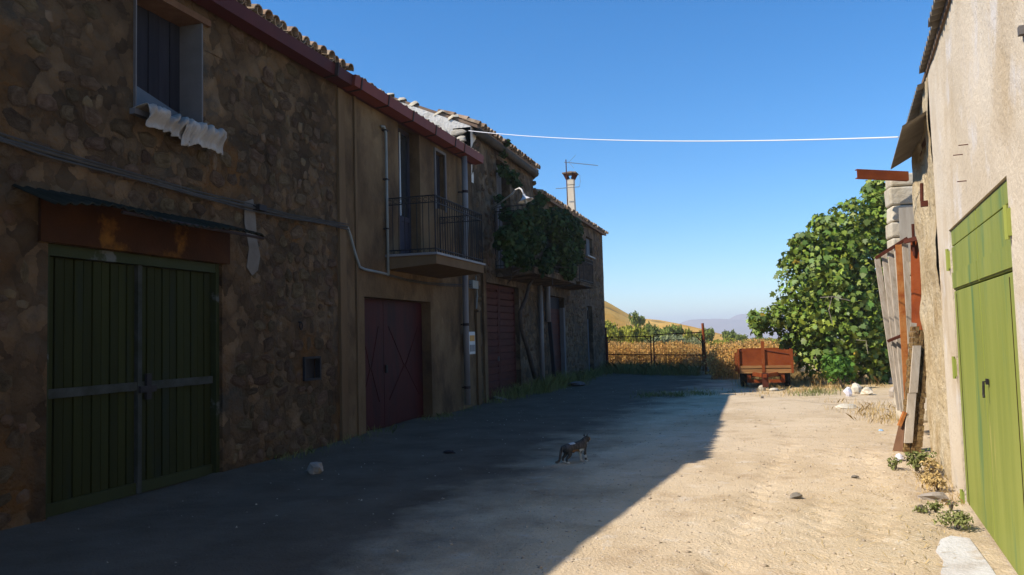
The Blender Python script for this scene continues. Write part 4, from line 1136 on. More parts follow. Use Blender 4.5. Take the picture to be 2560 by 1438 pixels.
# cable run
cp = [(-60, 330), (0, 352), (120, 385), (330, 442), (480, 487), (610, 517), (720, 542), (800, 556), (862, 568)]
pts = [FL(YL(a, b), ZL(a, b), .05) for a, b in cp]
kb = thing('wall_cable', pts[2], 'bundled grey electric cable strung along the left facades', 'cable')
q = MB(); q.tube(pts, .020, 6); q.tube([p + Vector((.02, 0, -.035 + .015 * math.sin(i * 2.1))) for i, p in enumerate(pts)], .011, 5); q.tube([p + Vector((.02, 0, .03 + .012 * math.sin(i * 1.7))) for i, p in enumerate(pts)], .009, 5); q.build('trunk_cable', M['cable'], kb)
cp2 = [(862, 568), (870, 590), (882, 635), (893, 668), (905, 674), (935, 680), (962, 686)]
q = MB(); q.tube([FL(YL(a, b), ZL(a, b), .05) for a, b in cp2], .022, 6); q.build('conduit', M['white_pipe'], kb)
cp3 = [(962, 686), (1010, 699), (1060, 707), (1110, 711), (1150, 712), (1175, 712)]
q = MB(); q.tube([FL(YL(a, b), ZL(a, b), .06) for a, b in cp3], .011, 5); q.tube([FL(YL(a, b), ZL(a, b + 4), .08) for a, b in cp3], .008, 5); q.build('thin_cable', M['cable'], kb)
q = MB(); q.tube([FL(YL(1185, 700), ZL(1185, 690), .05), FL(YL(1187, 730), ZL(1187, 740), .06), FL(YL(1186, 760), ZL(1186, 772), .05)], .02, 5); q.fbox(FL, YL(1172, 712), YL(1186, 712), ZL(1178, 722), ZL(1178, 702), .01, .1); q.build('junction_box', M['white_pipe'], kb)
q = MB(); q.fbox(FL, YL(628, 520), YL(646, 520), ZL(636, 528), ZL(636, 514), .02, .13); q.build('clamp', M['iron'], kb)
# meter cabinet
mc = thing('meter_cabinet', FL(YL(1165, 860), 1.6, 0), 'white meter cabinet with orange label behind the downpipe', 'meter box')
a, b, c, d = YL(1157, 860), YL(1173, 860), ZL(1165, 886), ZL(1165, 830)
q = MB(); q.fbox(FL, a, b, c, d, .052, .15); q.build('case', M['white_box'], mc, bevel=.012)
q = MB(); q.fbox(FL, a + .05, b - .05, d - .42 * (d - c), d - .16 * (d - c), .151, .156); q.build('label', M['orange_label'], mc)
q = MB(); q.fbox(FL, a + .05, b - .05, c + .06, c + .42 * (d - c), .151, .158); q.build('hatch', M['marble'], mc)
# wall lamp
ly = YL(1228, 524)
lp = thing('wall_lamp', FL(ly, ZL(1228, 524), 0), 'swan neck wall lamp with white enamel shade by the vine', 'lamp')
l0 = FL(ly, ZL(1228, 524), 0); l1 = ony(1283, 483, ly - .75); l2 = ony(1293, 473, ly - .88); l3 = ony(1304, 474, ly - 1.0); l4 = ony(1309, 486, ly - 1.06)
q = MB(); q.tube([l0, l1, l1.lerp(l2, .5) + Vector((0, 0, .03)), l2, l2.lerp(l3, .5) + Vector((0, 0, .03)), l3, l4], .019, 8); q.build('arm', M['lamp'], lp, smooth=True)
dd = (Vector((.28, .0, -1))).normalized()
q = MB(); nn = 18; bx = dd.cross(Vector((0, 1, 0))).normalized(); byy = dd.cross(bx)
pr_ = [(.0, .035), (.05, .04), (.09, .08), (.15, .14), (.17, .195), (.163, .197), (.145, .14), (.08, .075)]
for (h, r) in pr_:
    for k in range(nn):
        t = 2 * PI * k / nn; q.v.append(tuple(l4 + dd * h + bx * (math.cos(t) * r) + byy * (math.sin(t) * r)))
for i in range(len(pr_) - 1):
    for k in range(nn): q.f.append((i * nn + k, i * nn + (k + 1) % nn, (i + 1) * nn + (k + 1) % nn, (i + 1) * nn + k)); q.m.append(0)
q.build('shade', M['lamp'], lp, smooth=True)
q = MB(); q.tube([l4 + dd * .06, l4 + dd * .18, l4 + dd * .23], [.03, .042, .015], 8); q.build('bulb', M['white_box'], lp, smooth=True)

# washing line across the yard
A = Vector((W - .02, YB - .06, ony(1150, 331, YB).z)); B_ = FR(s_end + 1.3, 0, .6); B_.z = onr(2246, 343, .6)[1]
B_ = onr(2246, 343, .24); B_ = FR(B_[0], B_[1], .24)
n = 40
mid = ond(1700, 355, 14.0)
pts = []
for i in range(n + 1):
    t = i / n; p = A.lerp(B_, t); p.z -= 4 * t * (1 - t) * .13; pts.append(p)
q = MB(); q.tube(pts, .0085, 6); wlo = q.build('washing_line', M['white_line']); tag(wlo, 'white line strung high across the yard against the blue sky', 'line')

# ================================================================== foliage tools
def unit(v): return v / np.maximum(np.linalg.norm(v, axis=1, keepdims=True), 1e-9)
QUAD = np.array([(0, 0, 0), (.5, .28, .05), (1, 0, 0), (.5, -.28, .05)], float)
GRAPE = np.array([(0, 0, 0), (.1, .42, .03), (.42, .38, .06), (.6, .5, 0), (.7, .2, .05), (1, 0, -.08), (.7, -.2, .05), (.6, -.5, 0), (.42, -.38, .06), (.1, -.42, .03)], float)
FIGL = np.array([(0, 0, 0), (-.02, .2, .03), (.18, .5, -.06), (.34, .3, .06), (.62, .48, -.05), (.62, .2, .07), (1.0, 0, -.1), (.62, -.2, .07), (.62, -.48, -.05), (.34, -.3, .06), (.18, -.5, -.06), (-.02, -.2, .03)], float)
def leaf_array(pos, nrm, size, shape, droop=.35, g=rng):
    n = len(pos); k = len(shape)
    r = unit(g.normal(size=(n, 3)) + np.array([0, 0, -droop]))
    a = unit(r - nrm * np.sum(r * nrm, 1, keepdims=True))
    b = np.cross(nrm, a)
    sz = size[:, None, None]
    V = pos[:, None, :] + sz * (shape[None, :, 0:1] * a[:, None, :] + shape[None, :, 1:2] * b[:, None, :] + shape[None, :, 2:3] * nrm[:, None, :])
    return V.reshape(-1, 3), np.arange(n * k).reshape(n, k)
def blob_points(blobs, n, g=rng, shell=.55, gap=-.11):
    """points filling ellipsoids (c, r); mostly near the skin, clustered into clumps so that gaps stay"""
    vol = np.array([np.prod(r) ** (2 / 3) for c, r in blobs]); pk = g.choice(len(blobs), n, p=vol / vol.sum())
    C_ = np.array([tuple(c) for c, r in blobs])[pk]; R_ = np.array([tuple(r) for c, r in blobs])[pk]
    d = unit(g.normal(size=(n, 3))); rad = shell + (1.06 - shell) * g.random((n, 1)) ** .7
    d2 = d + .0
    P_ = C_ + d * rad * R_
    clump = (fbm(P_[:, 0] * 2.3 + P_[:, 2] * 1.1, P_[:, 1] * 2.3 - P_[:, 2] * 1.7, 3, 61) > gap)
    return P_[clump], d[clump]

# ---- vine on the balcony
vn_t = thing('grape_vine', ong(1340, 938), 'dense dark vine swallowing the balcony of the tall house', 'vine')
xv = W + 1.15
def bl(px, py, r, x=None, sy=1.3):
    p = onx(px, py, x if x is not None else xv); rr_ = .86 * r / F * (p - CAMP).length
    return (p, (rr_, rr_ * sy, rr_))
vb = [bl(1345, 545, 34), bl(1352, 500, 17), bl(1385, 560, 46), bl(1425, 575, 38), bl(1300, 560, 40), bl(1265, 590, 30), bl(1330, 600, 40), bl(1400, 620, 46), bl(1435, 640, 26), bl(1415, 672, 30), bl(1290, 615, 34), bl(1250, 610, 18, W + .5),
      bl(1445, 575, 14), bl(1375, 640, 22), bl(1310, 650, 30), bl(1360, 665, 24), bl(1270, 640, 22), bl(1440, 610, 24), bl(1330, 520, 18), bl(1410, 540, 20), bl(1425, 690, 14), bl(1258, 425, 20, W + .2, .8), bl(1278, 440, 18, W + .2, .8), bl(1290, 460, 12, W + .3, .8), bl(1250, 500, 16, W + .2, .8), bl(1262, 535, 18, W + .3), bl(1268, 358, 9, W + .25, .8), bl(1258, 385, 10, W + .2, .8)]
P_, D_ = blob_points(vb, 13000, shell=.2)
Vv, Fv = leaf_array(P_, unit(D_ + rng.normal(size=D_.shape) * .7 + np.array([.2, 0, .4])), rng.uniform(.07, .13, len(P_)), GRAPE)
tag(npobj('foliage', Vv, Fv, M['vine'], vn_t), kind='stuff')
tp_ = [(1338, 942), (1330, 915), (1318, 870), (1302, 820), (1300, 780), (1315, 745), (1322, 715), (1338, 690), (1345, 660)]
q = MB(); q.tube([onx(a, b, W + .25 + .05 * i) for i, (a, b) in enumerate(tp_)], [.085, .07, .06, .055, .055, .05, .045, .04, .03], 8); q.build('trunk', M['vinebark'], vn_t, smooth=True)
q = MB()
rr = random.Random(2)
for k in range(34):
    a = onx(rr.uniform(1250, 1430), rr.uniform(600, 690), W + rr.uniform(.3, 1.2)); b = a + Vector((rr.uniform(-.5, .5), rr.uniform(-.9, .9), rr.uniform(-.55, .25)))
    q.tube([a, a.lerp(b, .5) + Vector((0, 0, rr.uniform(-.15, .15))), b], [.012, .009, .004], 4, False)
q.build('shoots', M['vinebark'], vn_t)

# ---- fig tree
FD = 24.0
fig = thing('fig_tree', ong(2140, 962), 'big leafy fig tree with broad green leaves at the yard edge', 'tree')
def fb(px, py, r, dz=0.0, sy=1.1):
    p = ond(px, py, FD + dz); rr_ = r / F * FD
    return (p, (rr_, rr_ * sy, rr_))
fbl = [fb(2210, 530, 72), fb(2130, 585, 80, -.3), fb(2062, 645, 80, -.5), fb(2040, 725, 92, -.6), fb(2150, 690, 120), fb(2245, 640, 95, .3), fb(2005, 795, 66, -.6), fb(2100, 805, 110, -.7), fb(2210, 790, 120), fb(1902, 800, 28, -.6), fb(1940, 795, 36, -.6), fb(1895, 822, 18, -.6),
       fb(2060, 880, 66, -.8), fb(2160, 880, 85, -.8), fb(2235, 890, 70, -.3), fb(1995, 855, 42, -.6), fb(2230, 482, 34), fb(2195, 488, 26), fb(2290, 560, 80, .5), fb(2300, 750, 110, .5), fb(1975, 650, 26, -.5), fb(2010, 610, 30, -.5), fb(2070, 560, 30, -.4)]
gs_ = np.random.default_rng(77)
for k in range(46):
    c_, r_b = fbl[int(gs_.integers(0, 23))]; d_ = unit(gs_.normal(size=(1, 3)) + np.array([[-.5, -.5, .5]]))[0]
    fbl.append((Vector(c_) + Vector(d_) * r_b[0] * gs_.uniform(.85, 1.12), (gs_.uniform(.12, .30),) * 3))
P_, D_ = blob_points(fbl, 24000, shell=.15, gap=-.17)
nr = unit(D_ * .6 + rng.normal(size=D_.shape) * .7 + np.array([-.1, -.1, .5]))
Vv, Fv = leaf_array(P_, nr, rng.uniform(.09, .21, len(P_)), FIGL, droop=.9)
tag(npobj('foliage', Vv, Fv, M['fig'], fig), kind='stuff')
FM_ = []
for k in range(4):
    V1, F1 = leaf_array(np.zeros((1, 3)), np.array([[0, 0, 1.]]), np.ones(1), FIGL * np.array([1, 1, 1 + .5 * k]), 0)
    mm_ = npmesh('leaf', V1, F1, M['figrnd'] if k < 3 else M['figyel']); FM_.append(mm_)
P_, D_ = blob_points(fbl, 1500, shell=.92)
toc = np.array(CAMP)[None] - P_
facing = np.sum(unit(toc) * D_, 1)
order = np.argsort(-facing)[:285]
for i in order:
    nrm = Vector(D_[i]) * .7 + Vector((rng.normal() * .4 - .2, rng.normal() * .4 - .3, .45 + rng.normal() * .3)); nrm.normalize()
    a = Vector((rng.normal(), rng.normal(), rng.normal() - .9)); a = (a - nrm * a.dot(nrm)).normalized(); b = nrm.cross(a)
    sz = rng.uniform(.14, .24)
    inst('leaf', FM_[int(rng.integers(0, 3)) if rng.random() > .035 else 3], fig, Vector(P_[i]) + nrm * .08, Matrix((a, b, nrm)).transposed(), (sz, sz, sz))
tb = ong(2190, 948)
q = MB()
for (e, r) in ((fbl[4][0], .10), (fbl[5][0], .09), (fbl[3][0], .07), (fbl[7][0], .06), (fbl[0][0], .06), (fbl[10][0], .035), (fbl[13][0], .05)):
    e = Vector(e); q.tube([tb + Vector((0, 0, -.1)), tb.lerp(e, .35) + Vector((.1, 0, .2)), tb.lerp(e, .7) + Vector((0, .1, .1)), e], [r * 1.3, r, r * .6, r * .2], 7)
q.build('trunk', M['bark'], fig, smooth=True)
q = MB()
for (a, b, c) in (((2080, 742), (2072, 775), (2082, 812)), ((2050, 744), (2082, 742), (2125, 752)), ((2140, 850), (2165, 852), (2170, 885))):
    q.tube([ond(*a, FD - 3.0), ond(*b, FD - 3.05), ond(*c, FD - 3.0)], .009, 5)
q.build('twig', M['old_wood'], fig)

def bush(name, base, rx, rz, n, size, mt, label, cat, group=None, shape=QUAD, stem=True, seed=0):
    g = np.random.default_rng(seed + 900)
    base = Vector(base); t = thing(name, base, label, cat, group)
    bl_ = [((base.x + g.normal() * rx * .35, base.y + g.normal() * rx * .3, base.z + rz * g.uniform(.45, .8)), (rx * g.uniform(.4, .65), rx * .55, rz * g.uniform(.3, .42))) for k in range(6)]
    P_, D_ = blob_points(bl_, n, g, .3)
    P_ = P_[P_[:, 2] > base.z + .02]; D_ = D_[:len(P_)]
    V1, F1 = leaf_array(P_, unit(D_ + g.normal(size=D_.shape) * .6 + np.array([0, 0, .4])), g.uniform(size * .7, size * 1.3, len(P_)), shape, g=g)
    tag(npobj('foliage', V1, F1, mt, t), kind='stuff')
    if stem:
        q = MB()
        for k in range(5):
            e = Vector(bl_[k][0]); q.tube([base, base.lerp(e, .5) + Vector((0, 0, .05)), e], [.02 * rx + .008, .012 * rx + .006, .004], 5)
        q.build('stem', M['bark'], t)
    return t
bush('shrub', ong(2108, 972), .42, .95, 1100, .11, M['shrub'], 'bright green leafy shrub below the fig tree', 'shrub', shape=GRAPE, seed=1)

# ================================================================== trailer
tr = thing('farm_trailer', ong(1912, 968), 'rusty two wheeled farm trailer propped on a stone', 'trailer')
ty = 23.2
def tpx(px, py, y=ty): return ony(px, py, y)
xl, xr_ = tpx(1845, 900).x, tpx(1982, 900).x
zt, zb = tpx(1912, 875).z, tpx(1912, 921).z
zbb = tpx(1912, 933).z
ln = 2.6
q = MB(); q.box((xl, ty, zb), (xr_, ty + .025, zt)); q.build('front_panel', M['rust'], tr)
for xx in (xl, xr_ - .03):
    q = MB(); q.box((xx, ty + .026, zb), (xx + .03, ty + ln, zt)); q.build('side_panel', M['rust'], tr)
q = MB(); q.box((xl + .031, ty + ln - .03, zb), (xr_ - .031, ty + ln, zt)); q.build('tail_panel', M['rust'], tr)
for xx, a, b, w in ((tpx(1908, 900).x, 853, 931, .085), (xl + .01, 872, 933, .06), (xr_ - .02, 874, 933, .06)):
    q = MB(); q.box((xx - w / 2, ty - .05, tpx(1908, b).z), (xx + w / 2, ty - .003, tpx(1908, a).z)); q.build('upright', M['rust'], tr)
q = MB(); q.box((xl - .09, ty - .03, tpx(1840, 928).z), (xl - .03, ty + .1, tpx(1840, 882).z)); q.build('latch_bar', M['rust'], tr)
q = MB(); q.tube([(tpx(1912, 874).x, ty - .012, zt - .02), (xr_ - .1, ty - .012, zt - .13)], .012, 5); q.build('chain', M['rust_dark'], tr)
for (z0_, z1_) in ((tpx(1912, 920.5).z, tpx(1912, 914).z), (tpx(1912, 933).z, tpx(1912, 923).z)):
    q = MB(); q.box((xl - .02, ty - .035, z0_), (xr_ + .02, ty - .004, z1_)); q.build('plank', M['plank_rust'], tr)
q = MB(); q.box((xl + .02, ty + .01, zb - .06), (xr_ - .02, ty + ln - .02, zb - .003)); q.build('floor', M['plank_rust'], tr)
zw = tpx(1857, 947).z; wr = zw + .0
wr = .32
yw = ty + .75
for px in (1859, 1967):
    xw = ony(px, 950, yw).x
    me = MB(); nn = 24
    prf = [(-.085, .20), (-.09, .27), (-.075, wr - .01), (-.04, wr), (.04, wr), (.075, wr - .01), (.09, .27), (.085, .20)]
    for (o, r) in prf:
        for k in range(nn):
            t = 2 * PI * k / nn; me.v.append((xw + o, yw + math.cos(t) * r, wr + .0 + math.sin(t) * r))
    for i in range(len(prf) - 1):
        for k in range(nn): me.f.append((i * nn + k, i * nn + (k + 1) % nn, (i + 1) * nn + (k + 1) % nn, (i + 1) * nn + k)); me.m.append(0)
    wh = me.build('wheel', M['rubber'], tr, smooth=True)
    q = MB(); q.tube([(xw - .05, yw, wr), (xw + .05, yw, wr)], .2, 18); q.tube([(xw - .1, yw, wr), (xw + .1, yw, wr)], .06, 10); q.build('rim', M['rust_dark'], wh)
q = MB(); q.bar((ony(1859, 950, yw).x, yw, wr), (ony(1967, 950, yw).x, yw, wr), .09, .09); q.build('axle', M['rust_dark'], tr)
hitch = Vector((tpx(1912, 945, ty - .9).x, ty - .95, .40))
for sx, xx in ((-1, xl + .28), (1, xr_ - .28)):
    q = MB(); q.bar((xx, ty + .5, zb - .16), hitch + Vector((sx * .05, 0, 0)), .07, .10); q.build('drawbar', M['rust'], tr)
    q = MB(); q.box((xx - .05, ty + .0, zb - .32), (xx + .05, ty + .08, zb - .062)); q.build('bracket', M['rust'], tr)
q = MB(); q.box((xl + .22, ty + .05, zb - .40), (xr_ - .22, ty + .15, zb - .31)); q.build('cross_member', M['rust'], tr)
q = MB(); q.obox(hitch + Vector((-.07, -.12, -.30)), (.16, .02, 0), (0, .22, 0), (0, 0, .36)); q.build('jack_leg', M['rust_dark'], tr)
q = MB(); q.box((hitch.x - .05, hitch.y - .25, .36), (hitch.x + .05, hitch.y - .10, .44)); q.build('coupling', M['rust'], tr)

def rock(loc, sz, label, mt='rock', seed=1, name='stone', cat='stone', group=None, flat=.7):
    r = random.Random(seed); V = []; Fc = []
    import_n = 8; rings = 5
    for i in range(1, rings):
        ph = PI * i / rings
        for k in range(import_n):
            t = 2 * PI * k / import_n; f = r.uniform(.62, 1.2)
            V.append((math.sin(ph) * math.cos(t) * f * sz[0], math.sin(ph) * math.sin(t) * f * sz[1], math.cos(ph) * sz[2] * r.uniform(.85, 1.1)))
    m_ = MB(); m_.v = V + [(0, 0, sz[2]), (0, 0, -sz[2])]
    for i in range(rings - 2):
        for k in range(import_n): m_.f.append((i * import_n + k, i * import_n + (k + 1) % import_n, (i + 1) * import_n + (k + 1) % import_n, (i + 1) * import_n + k))
    for k in range(import_n):
        m_.f.append((len(V), (k + 1) % import_n, k)); b = (rings - 2) * import_n; m_.f.append((len(V) + 1, b + k, b + (k + 1) % import_n))
    m_.m = [0] * len(m_.f)
    me = m_.mesh(name, False); me.materials.append(M[mt])
    o = bpy.data.objects.new(name, me); loc = Vector(loc); place(o, None, (loc.x, loc.y, gz(loc.x, loc.y) + sz[2] * flat)); o.rotation_euler = (r.uniform(-.2, .2), r.uniform(-.2, .2), r.uniform(0, 6))
    return tag(o, label, cat, group)
rock((hitch.x - .08, hitch.y - .02, 0), (.10, .10, .09), 'pale stone block under the trailer jack', 'limestone', 3)
rock((hitch.x + .2, hitch.y - .15, 0), (.12, .08, .05), 'flat pale stone right of the trailer jack', 'limestone', 4)
rock(ong(790, 1182), (.115, .1, .085), 'round pale rock on the shaded ground by the stone house', 'rock', 5)
rock(ong(1990, 1246), (.06, .05, .03), 'small dark grey stone lying in the sunlit dirt', 'corr', 6)
rock(ong(2140, 985), (.16, .14, .16), 'upright pale rubble block below the fig tree', 'limestone', 7, cat='stone')
rock(ong(2168, 988), (.18, .15, .11), 'pale rubble lump right of the upright block', 'limestone', 8)
rock(ong(2118, 1020), (.30, .2, .05), 'flat pale slab half buried in the dirt near the shrub', 'limestone', 9, flat=.4)
rock(ong(2236, 995), (.14, .12, .15), 'white stone at the foot of the pier', 'rock', 10)
rock(ong(2234, 960), (.16, .14, .12), 'square pale stone stacked behind the slat panel', 'limestone', 12)
rock(ong(1250, 1003), (.34, .22, .05), 'low grey step stone before the louvred red door', 'grey_reveal', 13, flat=.4)
rock(ong(1440, 965), (.55, .3, .10), 'grey stone doorstep half hidden in weeds', 'grey_reveal', 14, flat=.4)
rock(ong(2335, 1247), (.13, .08, .05), 'chalky white lump near the plaster wall foot', 'rock', 15)
rock(ong(2250, 1152), (.05, .05, .05), 'small white stone beside the rotten beam', 'plastic', 16)
bag = rock(ong(2121, 992), (.10, .08, .13), 'crumpled white plastic bag beside the rubble', 'plastic', 17, 'plastic_bag', 'bag')
rock(ong(2202, 1077), (.06, .04, .015), 'scrap of light blue plastic in the dry weeds', 'blue_plastic', 18, 'plastic_scrap', 'litter')
rock(ong(1122, 1134), (.10, .05, .03), 'curled dark leaf lying on the shaded yard', 'dark_wood', 19, 'dead_leaf', 'leaf')
rock(ong(1905, 996), (.05, .04, .03), 'dark pebble in the sun ahead of the trailer', 'corr', 20)
rock(ong(2137, 1195), (.05, .03, .02), 'dark chip of slate in the sunlit dirt', 'corr', 21)

# ================================================================== field gate
g0, g1 = ong(1521, 928), ong(1763, 936)
gt = thing('field_gate', g0.lerp(g1, .5), 'rusty two leaf tubular gate with wire mesh before the dry field', 'gate')
gd_ = (g1 - g0); gl = gd_.length; gdn = gd_ / gl
gs = 120.0 / 242
zg = 1.47
def gp(t, z): return g0 + gd_ * t + Vector((0, 0, z))
for nm, (a, b) in (('gate_leaf', (0.0, .485)), ('gate_leaf', (.515, .985))):
    q = MB()
    for z in (.16, .72, zg + (.06 * b if a else 0)): q.tube([gp(a, z), gp(b, z + (.05 if (a and z > 1) else 0))], .022, 6)
    for t in (a, b): q.tube([gp(t, .12), gp(t, zg + .03)], .026, 6)
    q.tube([gp(a + .0, zg - .28), gp(a + .06, zg)], .016, 5); q.tube([gp(b, zg - .28), gp(b - .06, zg)], .016, 5)
    leaf = q.build(nm, M['rust_dark'], gt)
    q = MB()
    n = int((b - a) * gl / .16)
    for k in range(1, n): t = a + (b - a) * k / n; q.tube([gp(t, .16), gp(t, zg)], .0035, 3, False)
    for k in range(1, 8): z = .16 + (zg - .16) * k / 8; q.tube([gp(a, z), gp(b, z)], .0035, 3, False)
    q.build('wire_mesh', M['rust_dark'], leaf)
q = MB(); q.tube([gp(1.01, -.1), gp(.995, 1.92)], .05, 8); q.build('post', M['rust'], gt)
q = MB(); q.bar(gp(-.02, -.1), gp(-.02, 1.9), .1, .1); q.build('post', M['rust_dark'], gt)

# ================================================================== orchard beyond the gate
def tree_meshes(mt, n, size, seed, asp=.75):
    g = np.random.default_rng(seed)
    bl_ = [((g.normal() * .38, g.normal() * .38, g.uniform(.38, .78)), (g.uniform(.28, .46), g.uniform(.28, .46), g.uniform(.18, .3))) for k in range(11)]
    P_, D_ = blob_points(bl_, n, g, .35)
    V1, F1 = leaf_array(P_, unit(D_ + g.normal(size=D_.shape) * .6 + np.array([0, 0, .4])), g.uniform(size * .7, size * 1.3, len(P_)), QUAD, g=g)
    return npmesh('crown', V1, F1, mt)
def trunk_mesh(seed):
    g = random.Random(seed); q = MB()
    for k in range(4):
        q.tube([(0, 0, -.03), (g.uniform(-.05, .05), g.uniform(-.05, .05), .2), (g.uniform(-.3, .3), g.uniform(-.3, .3), .55)], [.06, .04, .012], 6)
    me = q.mesh('trunk'); me.materials.append(M['bark']); return me
CR = {'olive': [tree_meshes(M['olive'], 3400, .15, 1), tree_meshes(M['olive'], 3400, .15, 2)], 'almond': [tree_meshes(M['almond'], 3400, .17, 3), tree_meshes(M['almond'], 3400, .17, 4), tree_meshes(M['almond'], 3400, .17, 7)], 'oak': [tree_meshes(M['oak'], 3400, .17, 5), tree_meshes(M['oak'], 3400, .17, 6)]}
TR = [trunk_mesh(i) for i in range(3)]
ntree = 0
def tree(px, ptop, pbot, hw, d, kind, label):
    global ntree
    b = ond(px, pbot, d); z = hillz(b.x, b.y) if b.y > 60 else gz(b.x, b.y)
    t0 = ond(px, ptop, d)
    h = max(t0.z - z, .8); w = hw / F * d
    t = thing({'olive': 'olive_tree', 'almond': 'almond_tree', 'oak': 'evergreen_tree'}[kind], (b.x, b.y, z), label, 'tree', 'orchard trees behind the gate')
    ro = Matrix.Rotation(ntree * 1.7, 3, 'Z')
    inst('crown', CR[kind][ntree % len(CR[kind])], t, (b.x, b.y, z), ro, (w * 1.15, w * 1.15, h))
    inst('trunk', TR[ntree % 3], t, (b.x, b.y, z), ro, (w, w, h))
    ntree += 1
for a in [(1597, 778, 822, 19, 96, 'oak', 'lone dark round tree on the hillside skyline'),
          (1528, 806, 862, 34, 62, 'almond', 'leftmost bushy tree against the stone house corner'),
          (1562, 812, 862, 30, 66, 'almond', 'bushy tree just below the lone skyline tree'),
          (1605, 812, 866, 34, 60, 'almond', 'yellow green bushy tree behind the left gate leaf'),
          (1640, 806, 850, 24, 78, 'oak', 'round green tree standing under the hill ridge'),
          (1688, 812, 852, 30, 74, 'oak', 'twin crowned green tree above the olive'),
          (1718, 820, 850, 15, 76, 'almond', 'small tree left of the gate post top'),
          (1672, 836, 872, 58, 50, 'olive', 'wide silvery olive tree behind the right gate leaf'),
          (1745, 842, 872, 24, 50, 'olive', 'small silvery olive close behind the gate post'),
          (1774, 820, 852, 22, 78, 'oak', 'dark tree just right of the gate post'),
          (1752, 828, 850, 14, 84, 'almond', 'thin tree half hidden by the gate post'),
          (1820, 826, 856, 22, 82, 'oak', 'rounded tree left above the trailer'),
          (1848, 831, 858, 24, 80, 'oak', 'broad tree above the left trailer panel'),
          (1826, 846, 872, 24, 66, 'almond', 'low yellow green bush tree left of the trailer'),
          (1790, 848, 868, 22, 68, 'almond', 'low bush tree between post and trailer'),
          (1872, 848, 874, 26, 66, 'almond', 'low tree right behind the trailer box'),
          (1905, 842, 866, 30, 90, 'oak', 'dark low tree behind the trailer centre post'),
          (1935, 846, 872, 28, 70, 'almond', 'green tree behind the right trailer panel'),
          (1960, 848, 868, 24, 88, 'oak', 'dark tree showing under the fig branch'),
          (1990, 850, 880, 30, 60, 'almond', 'pale green tree between trailer and fig tree')]:
    tree(*a)

# far track
tk = [(1772, 864), (1795, 866), (1830, 874), (1870, 886)]
q = MB(); n0 = None
cl = [ong(a, b) for a, b in tk]
for i in range(len(cl) - 1):
    a, b = cl[i], cl[i + 1]
    q.add([(a.x, a.y - 1.2, gz(a.x, a.y - 1.2) + .03), (b.x, b.y - 1.2, gz(b.x, b.y - 1.2) + .03), (b.x, b.y + 1.2, gz(b.x, b.y + 1.2) + .03), (a.x, a.y + 1.2, gz(a.x, a.y + 1.2) + .03)], [(0, 1, 2, 3)])
tag(q.build('path', M['track']), 'pale farm track crossing the field behind the trailer', kind='structure')

# ---- dry crop
def crop(n, reg, hmin, hmax, mt, name, label, leaves=11, seed=4, lsz=(.05, .1)):
    g = np.random.default_rng(seed)
    P_ = []
    while sum(len(p) for p in P_) < n:
        x = g.uniform(reg[0], reg[1], n); y = g.uniform(reg[2], reg[3], n)
        k = reg[4](x, y); P_.append(np.stack([x[k], y[k]], 1))
    P_ = np.concatenate(P_)[:n]
    z = gh(P_[:, 0], P_[:, 1])
    h = g.uniform(hmin, hmax, n) * (.75 + .5 * vn(P_[:, 0] * .5, P_[:, 1] * .5, 8))
    tipo = g.normal(size=(n, 2)) * .12
    base = np.column_stack([P_, z]); tip = np.column_stack([P_ + tipo, z + h])
    th = g.uniform(0, PI, n); ex = np.column_stack([np.cos(th), np.sin(th), np.zeros(n)]) * .008
    V1 = np.stack([base - ex, base + ex, tip + ex * .5, tip - ex * .5], 1).reshape(-1, 3); F1 = np.arange(4 * n).reshape(n, 4)
    t = g.uniform(.25, 1.05, (n, leaves, 1)); pos = base[:, None] + (tip - base)[:, None] * t + g.normal(size=(n, leaves, 3)) * np.array([.07, .07, .02])
    pos = pos.reshape(-1, 3)
    V2, F2 = leaf_array(pos, unit(g.normal(size=pos.shape) + np.array([0, -.2, .2])), g.uniform(lsz[0], lsz[1], len(pos)), QUAD * np.array([1, 1.5, 3]), .6, g)
    o = npobj(name, np.concatenate([V1, V2]), np.concatenate([F1, F2 + len(V1)]), mt)
    return tag(o, label, 'crop' if False else None, kind='stuff')
gn = Vector((gd_.y, -gd_.x, 0)).normalized()
if gn.y < 0: gn = -gn
def behind(x, y): return ((x - g0.x) * gn.x + (y - g0.y) * gn.y > .35)
crop(8000, (-10.5, .6, 34, 47, lambda x, y: (y > 37.4 + 1.0 * vn(x * .6, 2, 4)) & (y < 41 + 5 * vn(x * .4, y * .4, 3))), .65, 1.05, M['dry'], 'dry_crop', 'mass of dry golden crop stalks behind the gate')
crop(3000, (-2.2, 1.4, 27.2, 37.6, lambda x, y: (x > -1.55 + 0 * y) & (x < .3 + (y - 26) * .25)), .55, .95, M['dry'], 'dry_crop', 'dry golden crop between gate post and trailer', seed=6)

def grass(name, pts, h, mt, label, seed=1, blades=14, spread=.12, wid=.004):
    g = np.random.default_rng(seed); pts = np.array(pts, float)
    P_ = np.repeat(pts, blades, 0) + g.normal(size=(len(pts) * blades, 2)) * spread
    n = len(P_); z = gh(P_[:, 0], P_[:, 1]); base = np.column_stack([P_, z - .01])
    hh = g.uniform(.35, 1.1, n) * h
    d = g.normal(size=(n, 2)) * .45
    mid_ = base + np.column_stack([d * hh[:, None] * .4, hh * .65]); tip = base + np.column_stack([d * hh[:, None] * 1.1, hh])
    th = g.uniform(0, PI, n); ex = np.column_stack([np.cos(th), np.sin(th), np.zeros(n)]) * wid
    V1 = np.stack([base - ex, base + ex, mid_ + ex * .8, tip, mid_ - ex * .8], 1).reshape(-1, 3)
    o = npobj(name, V1, np.arange(5 * n).reshape(n, 5), mt)
    return tag(o, label, kind='stuff')
g = np.random.default_rng(3)
